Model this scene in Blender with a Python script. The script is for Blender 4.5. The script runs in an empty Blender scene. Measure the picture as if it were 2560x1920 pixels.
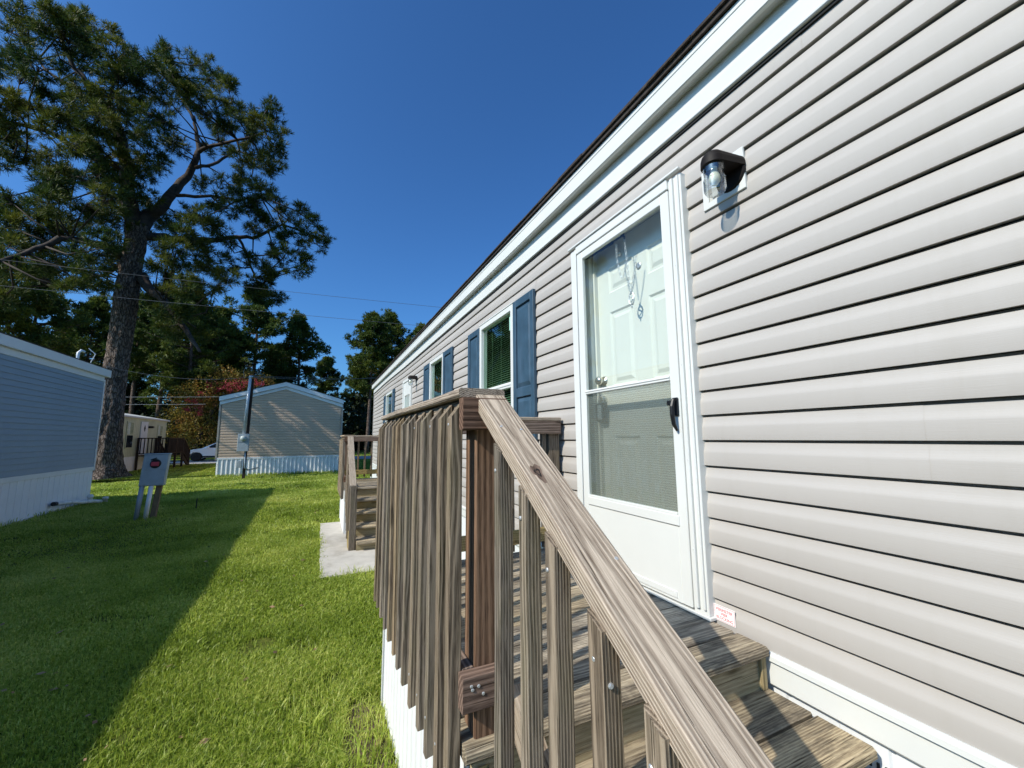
import bpy, bmesh, math, random
import numpy as np
from mathutils import Matrix, Vector

random.seed(7)
RNG = np.random.default_rng(7)
sc = bpy.context.scene
col = sc.collection

# ------------------------------------------------------------------ camera
cam_d = bpy.data.cameras.new('camera')
cam = bpy.data.objects.new('camera', cam_d)
col.objects.link(cam)
cam_d.sensor_width = 36.0
cam_d.lens = 36.0 * 1018.0 / 2560.0
cam_d.clip_start = 0.02
cam_d.clip_end = 2000
PI_, YA, RO = math.radians(7.44), math.radians(24.97), math.radians(-.48)
EYE = 1.56

def ray(x, y):
    """direction in the world of a point of the photograph (2560 x 1920)"""
    u = (x - 1280) / 1018.0
    v = (960 - y) / 1018.0
    c, s = math.cos(RO), math.sin(RO)
    u, v = c * u - s * v, s * u + c * v
    fw = math.cos(PI_) - v * math.sin(PI_)
    up = math.sin(PI_) + v * math.cos(PI_)
    return Vector((u * math.cos(YA) + fw * math.sin(YA), -u * math.sin(YA) + fw * math.cos(YA), up))

def at_y(x, y, Y):
    r = ray(x, y); r = r * (Y / r.y); r.z += EYE
    return r

_f = ray(1280, 960)
_r = ray(1280 + 1018, 960) - _f
_u = ray(1280, 960 - 1018) - _f
M = Matrix.Identity(4)
for i in range(3):
    M[i][0], M[i][1], M[i][2] = _r[i], _u[i], -_f[i]
M[2][3] = EYE
cam.matrix_world = M
sc.camera = cam

# ------------------------------------------------------------------ light
SUN_EL = math.radians(40)
SUN_AZ = math.radians(13)        # towards -X, turned a little to -Y
sdir = Vector((-math.cos(SUN_EL) * math.cos(SUN_AZ), -math.cos(SUN_EL) * math.sin(SUN_AZ), math.sin(SUN_EL)))
w = bpy.data.worlds.new('World')
sc.world = w
w.use_nodes = True
nt = w.node_tree
sky = nt.nodes.new('ShaderNodeTexSky')
sky.sky_type = 'NISHITA'
sky.sun_disc = False
sky.sun_elevation = SUN_EL
sky.sun_rotation = math.atan2(sdir.x, sdir.y)
sky.air_density = 1.0
sky.dust_density = 2.0
sky.ozone_density = 3.5
bg = nt.nodes['Background']
gm = nt.nodes.new('ShaderNodeGamma'); gm.inputs[1].default_value = 1.15
nt.links.new(sky.outputs[0], gm.inputs[0])
tint = nt.nodes.new('ShaderNodeMix'); tint.data_type = 'RGBA'; tint.blend_type = 'MULTIPLY'
tint.inputs[0].default_value = 1.0; tint.inputs[7].default_value = (.56, 1.07, 1.50, 1)
nt.links.new(gm.outputs[0], tint.inputs[6])
nt.links.new(tint.outputs[2], bg.inputs[0])
bg.inputs[1].default_value = 0.09
sun_d = bpy.data.lights.new('sun', 'SUN')
sun_d.energy = 5.0
sun_d.angle = math.radians(0.5)
sun_d.color = (1.0, 0.925, 0.79)
sun = bpy.data.objects.new('sun', sun_d)
col.objects.link(sun)
sun.rotation_euler = (-sdir).to_track_quat('-Z', 'Y').to_euler()
sun.location = (-10, -5, 20)
sc.view_settings.view_transform = 'Standard'
sc.view_settings.look = 'None'
sc.view_settings.exposure = 0.08
sc.view_settings.gamma = 1.0
sc.render.engine = 'CYCLES'

# ------------------------------------------------------------------ helpers
W = {}

def link(o, parent=None, mw=None):
    mw = mw if mw is not None else Matrix.Identity(4)
    col.objects.link(o)
    if parent is not None:
        o.parent = parent
        o.matrix_parent_inverse = W[parent.name].inverted()
    o.matrix_basis = mw
    W[o.name] = mw
    return o

def thing(name, loc, label, cat, group=None, rz=0.0):
    o = bpy.data.objects.new(name, None)
    o.empty_display_size = .1
    link(o, None, Matrix.Translation(loc) @ Matrix.Rotation(rz, 4, 'Z'))
    o['label'] = label
    o['category'] = cat
    if group: o['group'] = group
    return o

def mesh_np(verts, faces, smooth=False, name='m'):
    me = bpy.data.meshes.new(name)
    verts = np.asarray(verts, dtype=np.float64)
    if isinstance(faces, np.ndarray):
        n, k = faces.shape
        me.vertices.add(len(verts)); me.vertices.foreach_set('co', verts.ravel())
        me.loops.add(n * k); me.loops.foreach_set('vertex_index', faces.ravel().astype(np.int32))
        me.polygons.add(n); me.polygons.foreach_set('loop_start', np.arange(0, n * k, k, dtype=np.int32))
        me.update(calc_edges=True)
    else:
        me.from_pydata([tuple(v) for v in verts], [], faces)
    if smooth:
        me.polygons.foreach_set('use_smooth', np.ones(len(me.polygons), dtype=bool))
    me.update()
    return me

def obj(name, me, mat, parent=None, mw=None, label=None, cat=None, kind=None, group=None):
    o = bpy.data.objects.new(name, me)
    if mat is not None and len(me.materials) == 0:
        me.materials.append(mat)
    link(o, parent, mw)
    if label: o['label'] = label
    if cat: o['category'] = cat
    if kind: o['kind'] = kind
    if group: o['group'] = group
    return o

class G:
    """collects geometry for one mesh"""
    def __init__(self): self.v = []; self.f = []
    def add(self, vs, fs):
        n = len(self.v)
        self.v += [tuple(v) for v in vs]
        self.f += [tuple(i + n for i in f) for f in fs]
        return self
    def box(self, x0, x1, y0, y1, z0, z1):
        if x0 > x1: x0, x1 = x1, x0
        if y0 > y1: y0, y1 = y1, y0
        if z0 > z1: z0, z1 = z1, z0
        return self.add([(x0, y0, z0), (x1, y0, z0), (x1, y1, z0), (x0, y1, z0), (x0, y0, z1), (x1, y0, z1), (x1, y1, z1), (x0, y1, z1)],
                        [(3, 2, 1, 0), (4, 5, 6, 7), (0, 1, 5, 4), (1, 2, 6, 5), (2, 3, 7, 6), (3, 0, 4, 7)])
    def bbox(self, x0, x1, y0, y1, z0, z1, c=.003):
        """box with chamfered edges"""
        bm = bmesh.new()
        bmesh.ops.create_cube(bm, size=1)
        for v in bm.verts:
            v.co = Vector(((x0 + x1) / 2 + v.co.x * abs(x1 - x0), (y0 + y1) / 2 + v.co.y * abs(y1 - y0), (z0 + z1) / 2 + v.co.z * abs(z1 - z0)))
        bmesh.ops.bevel(bm, geom=bm.edges[:], offset=c, segments=1, affect='EDGES')
        bm.verts.ensure_lookup_table()
        self.add([v.co[:] for v in bm.verts], [[v.index for v in f.verts] for f in bm.faces])
        bm.free()
        return self
    def tube(self, pts, rad, n=8, cap=True):
        pts = [Vector(p) for p in pts]
        if not hasattr(rad, '__len__'): rad = [rad] * len(pts)
        vs = []; fs = []
        ref = None
        for i, p in enumerate(pts):
            t = (pts[min(i + 1, len(pts) - 1)] - pts[max(i - 1, 0)])
            if t.length < 1e-9: t = Vector((0, 0, 1))
            t.normalize()
            if ref is None:
                ref = Vector((1, 0, 0)) if abs(t.x) < .9 else Vector((0, 1, 0))
            a = (ref - t * ref.dot(t)).normalized(); ref = a
            b = t.cross(a)
            for k in range(n):
                an = 2 * math.pi * k / n
                vs.append(p + (a * math.cos(an) + b * math.sin(an)) * rad[i])
        for i in range(len(pts) - 1):
            for k in range(n):
                k2 = (k + 1) % n
                fs.append((i * n + k, i * n + k2, (i + 1) * n + k2, (i + 1) * n + k))
        if cap:
            fs.append(tuple(range(n - 1, -1, -1)))
            fs.append(tuple((len(pts) - 1) * n + k for k in range(n)))
        return self.add(vs, fs)
    def lathe(self, prof, c=(0, 0, 0), n=20, axis='Z'):
        """prof = (radius, height) pairs"""
        vs = []; fs = []
        for r, h in prof:
            for k in range(n):
                a = 2 * math.pi * k / n
                p = (r * math.cos(a), r * math.sin(a), h)
                if axis == 'X': p = (h, r * math.cos(a), r * math.sin(a))
                if axis == 'Y': p = (r * math.cos(a), h, r * math.sin(a))
                vs.append((p[0] + c[0], p[1] + c[1], p[2] + c[2]))
        for i in range(len(prof) - 1):
            for k in range(n):
                k2 = (k + 1) % n
                fs.append((i * n + k, i * n + k2, (i + 1) * n + k2, (i + 1) * n + k))
        return self.add(vs, fs)
    def prism(self, poly, a0, a1, axis='X'):
        """polygon extruded: axis X -> poly is (y,z), axis Y -> (x,z), axis Z -> (x,y)"""
        n = len(poly)
        def P(p, a):
            return {'X': (a, p[0], p[1]), 'Y': (p[0], a, p[1]), 'Z': (p[0], p[1], a)}[axis]
        vs = [P(p, a0) for p in poly] + [P(p, a1) for p in poly]
        fs = [tuple(range(n))[::-1], tuple(range(n, 2 * n))]
        for i in range(n):
            j = (i + 1) % n
            fs.append((i, j, n + j, n + i))
        return self.add(vs, fs)
    def mesh(self, smooth=False):
        me = mesh_np(self.v, self.f, smooth) if self.v else bpy.data.meshes.new('m')
        bm = bmesh.new(); bm.from_mesh(me)
        bmesh.ops.recalc_face_normals(bm, faces=bm.faces)
        bm.to_mesh(me); bm.free()
        return me
    def obj(self, name, mat, parent=None, smooth=False, **k):
        me = self.mesh(smooth)
        if smooth == 'auto':
            pass
        return obj(name, me, mat, parent, **k)

# ------------------------------------------------------------------ materials
class NT:
    def __init__(self, name, rough=.6, spec=.4):
        self.m = bpy.data.materials.new(name)
        self.m.use_nodes = True
        self.t = self.m.node_tree
        self.b = self.t.nodes['Principled BSDF']
        self.b.inputs['Roughness'].default_value = rough
        self.b.inputs['Specular IOR Level'].default_value = spec
    def n(self, typ, **k):
        nd = self.t.nodes.new(typ)
        for a, v in k.items():
            if a.startswith('i_'):
                nd.inputs[int(a[2:])].default_value = v
            else: setattr(nd, a, v)
        return nd
    def l(self, a, b): self.t.links.new(a, b)
    def coord(self, scale=(1, 1, 1), kind='Object', rnd=0.0):
        tc = self.n('ShaderNodeTexCoord')
        out = tc.outputs[kind]
        if rnd:
            oi = self.n('ShaderNodeObjectInfo')
            vm = self.n('ShaderNodeVectorMath', operation='SCALE'); cx = self.n('ShaderNodeCombineXYZ')
            mu = self.n('ShaderNodeMath', operation='MULTIPLY', i_1=rnd); self.l(oi.outputs['Random'], mu.inputs[0])
            m2 = self.n('ShaderNodeMath', operation='MULTIPLY', i_1=rnd * 3.7); self.l(oi.outputs['Random'], m2.inputs[0])
            m3 = self.n('ShaderNodeMath', operation='MULTIPLY', i_1=rnd * 1.9); self.l(oi.outputs['Random'], m3.inputs[0])
            self.l(m2.outputs[0], cx.inputs[0]); self.l(mu.outputs[0], cx.inputs[1]); self.l(m3.outputs[0], cx.inputs[2])
            ad = self.n('ShaderNodeVectorMath', operation='ADD'); self.l(out, ad.inputs[0]); self.l(cx.outputs[0], ad.inputs[1])
            out = ad.outputs[0]
        mp = self.n('ShaderNodeMapping'); mp.inputs['Scale'].default_value = scale
        self.l(out, mp.inputs[0])
        return mp.outputs[0]
    def noise(self, vec, scale=5, detail=3, rough=.55, dist=0):
        nd = self.n('ShaderNodeTexNoise')
        nd.inputs['Scale'].default_value = scale; nd.inputs['Detail'].default_value = detail
        nd.inputs['Roughness'].default_value = rough; nd.inputs['Distortion'].default_value = dist
        self.l(vec, nd.inputs['Vector'])
        return nd.outputs[0]
    def ramp(self, fac, stops, interp='LINEAR'):
        nd = self.n('ShaderNodeValToRGB')
        nd.color_ramp.interpolation = interp
        e = nd.color_ramp.elements
        while len(e) < len(stops): e.new(.5)
        for i, (p, c) in enumerate(stops):
            e[i].position = p
            e[i].color = (c, c, c, 1) if not hasattr(c, '__len__') else (*c, 1)
        self.l(fac, nd.inputs[0])
        return nd.outputs[0]
    def mix(self, fac, a, b, mode='MIX'):
        nd = self.n('ShaderNodeMix', data_type='RGBA', blend_type=mode)
        for s, v in ((0, fac), (6, a), (7, b)):
            if hasattr(v, 'is_output'): self.l(v, nd.inputs[s])
            elif hasattr(v, '__len__'): nd.inputs[s].default_value = (*v, 1)
            else: nd.inputs[s].default_value = v if s == 0 else (v, v, v, 1)
        return nd.outputs[2]
    def math(self, op, a, b=0.0, c=0.0):
        nd = self.n('ShaderNodeMath', operation=op)
        for i, v in enumerate((a, b, c)):
            if hasattr(v, 'is_output'): self.l(v, nd.inputs[i])
            else: nd.inputs[i].default_value = v
        return nd.outputs[0]
    def bump(self, h, strength=.3, dist=.01):
        nd = self.n('ShaderNodeBump', )
        nd.inputs['Strength'].default_value = strength; nd.inputs['Distance'].default_value = dist
        self.l(h, nd.inputs['Height']); self.l(nd.outputs[0], self.b.inputs['Normal'])
    def base(self, c):
        if hasattr(c, 'is_output'): self.l(c, self.b.inputs['Base Color'])
        else: self.b.inputs['Base Color'].default_value = (*c, 1)

def m_plain(name, c, rough=.5, metal=0.0, spec=.4, vary=.12, scale=6, bump=0.0, grime=None):
    k = NT(name, rough, spec)
    k.b.inputs['Metallic'].default_value = metal
    v = k.coord()
    nz = k.noise(v, scale, 4, .6)
    lo = tuple(x * (1 - vary) for x in c); hi = tuple(min(1, x * (1 + vary)) for x in c)
    cc = k.ramp(nz, [(.3, lo), (.7, hi)])
    if grime:
        g = k.noise(k.coord((1, 1, .25)), scale * .45, 5, .7, .4)
        cc = k.mix(k.ramp(g, [(.52, 0.0), (.72, .75)]), cc, grime)
    k.base(cc)
    if bump: k.bump(k.noise(k.coord(), scale * 12, 3, .6), bump, .002)
    return k.m

def m_wood(name, dark, light, ring=.0075, contrast=1.0, green=0.0, stain=0.0, bump=.55, rough=.85, tone=.25):
    """weathered lumber, grain along the local X axis"""
    k = NT(name, rough, .15)
    v = k.coord((1, 1, 1), rnd=9.0)
    # growth rings round an axis a little off the board
    d1 = k.noise(k.coord((.8, 2, 2), rnd=9.0), 1.8, 2, .5)
    lo = k.n('ShaderNodeSeparateXYZ'); tc = k.n('ShaderNodeTexCoord'); k.l(tc.outputs['Object'], lo.inputs[0])
    oi = k.n('ShaderNodeObjectInfo')
    rn = oi.outputs['Random']
    offy = k.math('MULTIPLY_ADD', k.math('FRACT', k.math('MULTIPLY', rn, 7.31)), .16, -.08)
    offz = k.math('MULTIPLY_ADD', k.math('FRACT', k.math('MULTIPLY', rn, 13.7)), .10, -.13)
    yy = k.math('ADD', lo.outputs[1], offy); zz = k.math('ADD', lo.outputs[2], offz)
    r = k.math('SQRT', k.math('ADD', k.math('MULTIPLY', yy, yy), k.math('MULTIPLY', zz, zz)))
    d2 = k.noise(k.coord((1.2, 14, 14), rnd=9.0), 3, 2, .5)
    rr = k.math('ADD', k.math('ADD', r, k.math('MULTIPLY', d1, .022)), k.math('MULTIPLY', d2, .0045))
    s = k.math('SINE', k.math('MULTIPLY', rr, 2 * math.pi / ring))
    s = k.math('MULTIPLY_ADD', s, .5, .5)
    s = k.math('POWER', s, 1.7)
    fine = k.noise(k.coord((7, 150, 150), rnd=9.0), 2.4, 4, .65)
    mid = k.noise(k.coord((2.6, 30, 30), rnd=9.0), 2.0, 3, .6)
    g = k.math('ADD', k.math('MULTIPLY', s, .30 * contrast), k.math('ADD', k.math('MULTIPLY', fine, .90), k.math('MULTIPLY', mid, .24)))
    c = k.ramp(g, [(.38, dark), (.66, tuple((a + b) / 2 for a, b in zip(dark, light))), (.96, light)])
    # board to board tone
    ton = k.math('MULTIPLY_ADD', k.math('FRACT', k.math('MULTIPLY', rn, 31.7)), tone * 2, 1 - tone)
    hs = k.n('ShaderNodeHueSaturation'); k.l(c, hs.inputs['Color']); k.l(ton, hs.inputs['Value'])
    k.l(k.math('MULTIPLY_ADD', k.math('FRACT', k.math('MULTIPLY', rn, 5.3)), .5, .75), hs.inputs['Saturation'])
    c = hs.outputs[0]
    # drying cracks along the grain
    cr = k.noise(k.coord((1.6, 75, 75), rnd=5.0), 2.6, 3, .5)
    crk = k.ramp(cr, [(.635, 0.0), (.675, 1.0)])
    c = k.mix(k.math('MULTIPLY', crk, .7), c, tuple(x * .3 for x in dark))
    # knots
    vo = k.n('ShaderNodeTexVoronoi', feature='F1'); vo.inputs['Scale'].default_value = 1.0
    k.l(k.coord((2.2, 9, 9), rnd=11.0), vo.inputs['Vector'])
    kn = k.ramp(vo.outputs['Distance'], [(.07, 1.0), (.15, 0.0)])
    c = k.mix(k.math('MULTIPLY', kn, .75), c, tuple(x * .35 for x in dark))
    if green:
        gz = k.noise(k.coord((1.6, 6, 6), rnd=4.0), 2.0, 4, .6)
        c = k.mix(k.math('MULTIPLY', k.ramp(gz, [(.45, 0.0), (.7, 1.0)]), green), c, (.17, .17, .07))
    if stain:
        gz = k.noise(k.coord((1.3, 5, 5), rnd=6.0), 2.6, 5, .7, .5)
        c = k.mix(k.math('MULTIPLY', k.ramp(gz, [(.46, 0.0), (.62, 1.0)]), stain), c, (.035, .03, .03))
    k.base(c)
    h = k.math('SUBTRACT', k.math('ADD', k.math('MULTIPLY', s, .5), k.math('MULTIPLY', fine, .9)), k.math('MULTIPLY', crk, 1.5))
    k.bump(h, bump, .0016)
    return k.m

def m_vinyl(name, c, vary=.05, rough=.45, emboss=.25, axis=1, grime=.12):
    k = NT(name, rough, .35)
    sc_ = (60, 1.3, 60) if axis == 1 else (1.3, 60, 60)
    em = k.noise(k.coord(sc_), 6, 3, .6)
    big = k.noise(k.coord((1, .5, 2)), 1.4, 4, .6)
    cc = k.ramp(big, [(.3, tuple(x * (1 - vary) for x in c)), (.7, tuple(min(1, x * (1 + vary)) for x in c))])
    if grime:
        st = k.noise(k.coord((1, 3.5, .35)), 2.2, 5, .7)
        cc = k.mix(k.math('MULTIPLY', k.ramp(st, [(.5, 0.0), (.75, 1.0)]), grime), cc, (.30, .27, .22))
    k.base(cc)
    k.bump(em, emboss, .0012)
    return k.m

def m_glass(name, tint=(.75, .85, .8), refl=1.0, rough=.01, f0=.04):
    m = bpy.data.materials.new(name); m.use_nodes = True
    t = m.node_tree; t.nodes.clear()
    o = t.nodes.new('ShaderNodeOutputMaterial')
    tr = t.nodes.new('ShaderNodeBsdfTransparent'); tr.inputs[0].default_value = (*tint, 1)
    gl = t.nodes.new('ShaderNodeBsdfGlossy'); gl.inputs['Roughness'].default_value = rough
    gl.inputs[0].default_value = (.95, .97, 1, 1)
    ge = t.nodes.new('ShaderNodeNewGeometry')
    dt = t.nodes.new('ShaderNodeVectorMath'); dt.operation = 'DOT_PRODUCT'
    t.links.new(ge.outputs['Normal'], dt.inputs[0]); t.links.new(ge.outputs['Incoming'], dt.inputs[1])
    def mth(op, a, b=0.0):
        nd = t.nodes.new('ShaderNodeMath'); nd.operation = op
        for i, v in enumerate((a, b)):
            if hasattr(v, 'is_output'): t.links.new(v, nd.inputs[i])
            else: nd.inputs[i].default_value = v
        return nd.outputs[0]
    ab = mth('ABSOLUTE', dt.outputs['Value'])
    f5 = mth('POWER', mth('SUBTRACT', 1.0, ab), 5.0)
    mu = t.nodes.new('ShaderNodeMath'); mu.operation = 'MULTIPLY'; mu.inputs[1].default_value = refl; mu.use_clamp = True
    t.links.new(mth('ADD', f0, mth('MULTIPLY', f5, .96)), mu.inputs[0])
    mx = t.nodes.new('ShaderNodeMixShader')
    t.links.new(mu.outputs[0], mx.inputs[0]); t.links.new(tr.outputs[0], mx.inputs[1]); t.links.new(gl.outputs[0], mx.inputs[2])
    t.links.new(mx.outputs[0], o.inputs[0])
    return m

def m_leaf(name, stops, scale=2.0, trans=.35, rough=.55, per=True):
    k = NT(name, rough, .25)
    nz = k.noise(k.coord(), scale, 3, .6)
    n2 = k.noise(k.coord(), scale * 14, 2, .5)
    c = k.ramp(k.math('ADD', k.math('MULTIPLY', nz, .6), k.math('MULTIPLY', n2, .4)), stops)
    k.base(c)
    tb = k.n('ShaderNodeBsdfTranslucent'); k.l(c, tb.inputs[0])
    ad = k.n('ShaderNodeMixShader'); ad.inputs[0].default_value = trans
    k.l(k.b.outputs[0], ad.inputs[1]); k.l(tb.outputs[0], ad.inputs[2])
    k.l(ad.outputs[0], k.t.nodes['Material Output'].inputs[0])
    return k.m

MAT = {}
MAT['rail'] = m_wood('weathered_handrail_wood', (.15, .10, .062), (.54, .425, .305), ring=.0055, contrast=1.0, bump=.8, tone=.12)
MAT['baluster'] = m_wood('grey_baluster_wood', (.036, .025, .017), (.30, .238, .175), ring=.0062, contrast=1.5, green=.18, bump=.8, tone=.30)
MAT['post'] = m_wood('brown_post_wood', (.055, .034, .024), (.25, .17, .125), ring=.011, contrast=1.35, bump=.5, tone=.10)
MAT['darkboard'] = m_wood('dark_brown_board_wood', (.040, .022, .016), (.24, .155, .115), ring=.013, contrast=1.2, bump=.5, tone=.1)
MAT['deck'] = m_wood('weathered_deck_wood', (.13, .10, .07), (.52, .44, .32), ring=.008, contrast=.9, stain=.62, bump=.9, tone=.22)
MAT['riser'] = m_wood('treated_riser_wood', (.19, .14, .065), (.42, .345, .20), ring=.014, contrast=.7, green=.35, bump=.4, tone=.14)
MAT['fresh'] = m_wood('orange_sheltered_wood', (.30, .17, .08), (.62, .42, .25), ring=.008, contrast=.8, bump=.3, tone=.1)
MAT['darkwood'] = m_wood('dark_stained_wood', (.012, .009, .008), (.06, .045, .038), bump=.4)
MAT['vinyl'] = m_vinyl('light_grey_vinyl', (.42, .392, .365), grime=.14)
MAT['bluevinyl'] = m_vinyl('slate_blue_vinyl', (.24, .295, .335), emboss=.15)
MAT['tanvinyl'] = m_vinyl('taupe_vinyl', (.53, .40, .29), axis=0, emboss=.1)
MAT['white'] = m_plain('white_painted_trim', (.64, .65, .63), .4, vary=.03, scale=3)
MAT['whitevinyl'] = m_plain('white_vinyl_skirt', (.70, .72, .74), .45, vary=.06, scale=3, bump=.1)
MAT['whitemetal'] = m_plain('white_metal_skirt', (.74, .75, .76), .35, vary=.04, scale=5)
MAT['soffit'] = m_plain('soffit_grey', (.50, .50, .47), .6, vary=.05, scale=3)
MAT['shingle'] = m_plain('dark_shingle', (.045, .035, .03), .95, vary=.5, scale=40, bump=.8)
MAT['dark'] = m_plain('dark_interior', (.02, .02, .02), .9)
MAT['blueshut'] = m_plain('blue_shutter_paint', (.038, .078, .120), .42, vary=.2, scale=7, grime=(.07, .12, .18))
MAT['black'] = m_plain('black_plastic', (.008, .008, .009), .35, vary=.2)
MAT['darkbrown'] = m_plain('dark_brown_metal', (.010, .007, .006), .6, vary=.2, spec=.2)
MAT['steel'] = m_plain('galvanised_steel', (.55, .56, .57), .4, metal=.6, vary=.12, scale=14)
MAT['satin'] = m_plain('satin_nickel', (.70, .66, .58), .28, metal=1.0, vary=.05)
MAT['greybox'] = m_plain('grey_painted_metal', (.33, .38, .41), .5, vary=.10, scale=8, grime=(.22, .25, .26))
MAT['pipe'] = m_plain('grey_pvc_pipe', (.27, .32, .37), .5, vary=.1)
MAT['pvc'] = m_plain('white_pvc', (.66, .68, .64), .45, vary=.12, scale=9, grime=(.3, .33, .25))
MAT['doorwhite'] = m_plain('cream_white_door', (.66, .66, .60), .45, vary=.03, scale=2.5, grime=(.55, .53, .44))
MAT['blind'] = m_plain('blind_slat', (.60, .63, .56), .5, vary=.05)
MAT['glass'] = m_glass('window_glass', (.66, .80, .70), 1.5)
MAT['clear'] = m_glass('clear_glass', (.96, .98, .97), .75)
MAT['jar'] = m_glass('ribbed_jar_glass', (.86, .88, .87), 1.6, .16, .11)
MAT['concrete'] = m_plain('concrete', (.47, .44, .39), .9, vary=.12, scale=5, bump=.3, grime=(.30, .27, .22))
MAT['asphalt'] = m_plain('pale_asphalt', (.30, .30, .31), .95, vary=.12, scale=8)
MAT['cream'] = m_plain('cream_metal_siding', (.46, .47, .32), .5, vary=.10, scale=1.5, grime=(.24, .27, .17))
MAT['carwhite'] = m_plain('white_car_paint', (.78, .80, .82), .2, vary=.01, spec=.6)
MAT['rubber'] = m_plain('rubber', (.015, .015, .016), .8)
MAT['carglass'] = m_plain('dark_car_glass', (.015, .02, .025), .08, spec=.8)
MAT['red'] = m_plain('red_print', (.55, .04, .05), .6, vary=.1)
MAT['redtag'] = m_plain('red_plastic_tag', (.45, .05, .07), .45, vary=.2, scale=20)
MAT['sticker'] = m_plain('white_sticker', (.82, .80, .80), .4, vary=.03)
MAT['wire'] = m_plain('grey_cable', (.16, .16, .17), .6)
MAT['wirepale'] = m_plain('pale_cable', (.40, .41, .42), .5)
MAT['bulb'] = m_plain('frosted_bulb', (.78, .76, .55), .35, vary=.04)
MAT['screen'] = None
MAT['jarplastic'] = m_plain('clouded_meter_glass', (.42, .46, .44), .3, vary=.25, scale=30)
MAT['dirt'] = m_plain('dirt', (.11, .075, .05), .95, vary=.4, scale=18, bump=.8)

def m_screen():
    m = bpy.data.materials.new('insect_screen'); m.use_nodes = True
    t = m.node_tree; t.nodes.clear()
    o = t.nodes.new('ShaderNodeOutputMaterial')
    tr = t.nodes.new('ShaderNodeBsdfTransparent')
    df = t.nodes.new('ShaderNodeBsdfDiffuse'); df.inputs[0].default_value = (.21, .22, .20, 1)
    tc = t.nodes.new('ShaderNodeTexCoord')
    wv = t.nodes.new('ShaderNodeTexWave'); wv.bands_direction = 'Z'; wv.inputs['Scale'].default_value = 26
    wv.inputs['Distortion'].default_value = 3.0; wv.inputs['Detail'].default_value = 1.0
    t.links.new(tc.outputs['Object'], wv.inputs[0])
    mr = t.nodes.new('ShaderNodeMapRange'); mr.inputs[3].default_value = .29; mr.inputs[4].default_value = .38
    t.links.new(wv.outputs[1], mr.inputs[0])
    mx = t.nodes.new('ShaderNodeMixShader')
    t.links.new(mr.outputs[0], mx.inputs[0]); t.links.new(tr.outputs[0], mx.inputs[1]); t.links.new(df.outputs[0], mx.inputs[2])
    t.links.new(mx.outputs[0], o.inputs[0])
    return m
MAT['screen'] = m_screen()

def m_bark():
    k = NT('pine_bark', .95, .1)
    v = k.coord((9, 9, 2.6))
    vo = k.n('ShaderNodeTexVoronoi', feature='DISTANCE_TO_EDGE'); vo.inputs['Scale'].default_value = 1.5
    wob = k.n('ShaderNodeVectorMath', operation='ADD')
    nz = k.n('ShaderNodeTexNoise'); nz.inputs['Scale'].default_value = 1.6; k.l(v, nz.inputs[0])
    k.l(v, wob.inputs[0]); k.l(nz.outputs[1], wob.inputs[1])
    k.l(wob.outputs[0], vo.inputs['Vector'])
    f = k.noise(v, 7, 4, .65)
    e = k.ramp(vo.outputs['Distance'], [(.0, 0.0), (.16, 1.0)])
    c = k.ramp(f, [(.3, (.11, .082, .068)), (.7, (.31, .24, .20))])
    c = k.mix(e, (.06, .045, .038), c)
    k.base(c)
    k.bump(k.math('ADD', e, k.math('MULTIPLY', f, .35)), 1.0, .05)
    return k.m
MAT['bark'] = m_bark()
MAT['branch'] = m_plain('branch_bark', (.050, .038, .032), .95, vary=.5, scale=6, bump=.6)
MAT['needle'] = m_leaf('pine_needles', [(.33, (.012, .034, .010)), (.48, (.040, .070, .012)), (.62, (.15, .155, .02))], .7, .35)
MAT['bgneedle'] = m_leaf('far_pine_needles', [(.33, (.014, .038, .010)), (.48, (.046, .082, .014)), (.62, (.15, .175, .026))], .5, .30)
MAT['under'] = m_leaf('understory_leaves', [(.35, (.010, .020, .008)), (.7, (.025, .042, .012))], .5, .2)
MAT['myrtle'] = m_leaf('crape_myrtle_leaves', [(.35, (.09, .10, .016)), (.52, (.22, .17, .03)), (.66, (.40, .13, .05))], 1.0, .35)
MAT['flower'] = m_leaf('pink_red_blossom', [(.3, (.30, .03, .04)), (.7, (.52, .09, .12))], 3, .3)

def m_grass():
    k = NT('grass_blades', .42, .35)
    nz = k.noise(k.coord((1, 1, .15)), .55, 4, .6)
    n2 = k.noise(k.coord(), 45, 2, .5)
    c = k.ramp(k.math('ADD', k.math('MULTIPLY', nz, .5), k.math('MULTIPLY', n2, .5)),
               [(.36, (.10, .165, .012)), (.5, (.34, .44, .055)), (.64, (.70, .72, .20))])
    k.base(c)
    tb = k.n('ShaderNodeBsdfTranslucent'); k.l(c, tb.inputs[0])
    ad = k.n('ShaderNodeMixShader'); ad.inputs[0].default_value = .5
    k.l(k.b.outputs[0], ad.inputs[1]); k.l(tb.outputs[0], ad.inputs[2])
    k.l(ad.outputs[0], k.t.nodes['Material Output'].inputs[0])
    return k.m
MAT['grass'] = m_grass()

def m_ground():
    k = NT('lawn_soil', .95, .1)
    v = k.coord()
    a = k.noise(v, .45, 5, .65); b = k.noise(v, 14, 4, .7)
    f = k.math('ADD', k.math('MULTIPLY', a, .45), k.math('MULTIPLY', b, .55))
    c = k.ramp(f, [(.32, (.03, .035, .012)), (.5, (.075, .095, .016)), (.68, (.15, .16, .03))])
    # bare earth shows through in a few worn spots
    d = k.noise(v, .8, 4, .6)
    c = k.mix(k.ramp(d, [(.66, 0.0), (.74, .8)]), c, (.14, .10, .055))
    k.base(c); k.bump(b, .8, .03)
    return k.m
MAT['ground'] = m_ground()

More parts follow.
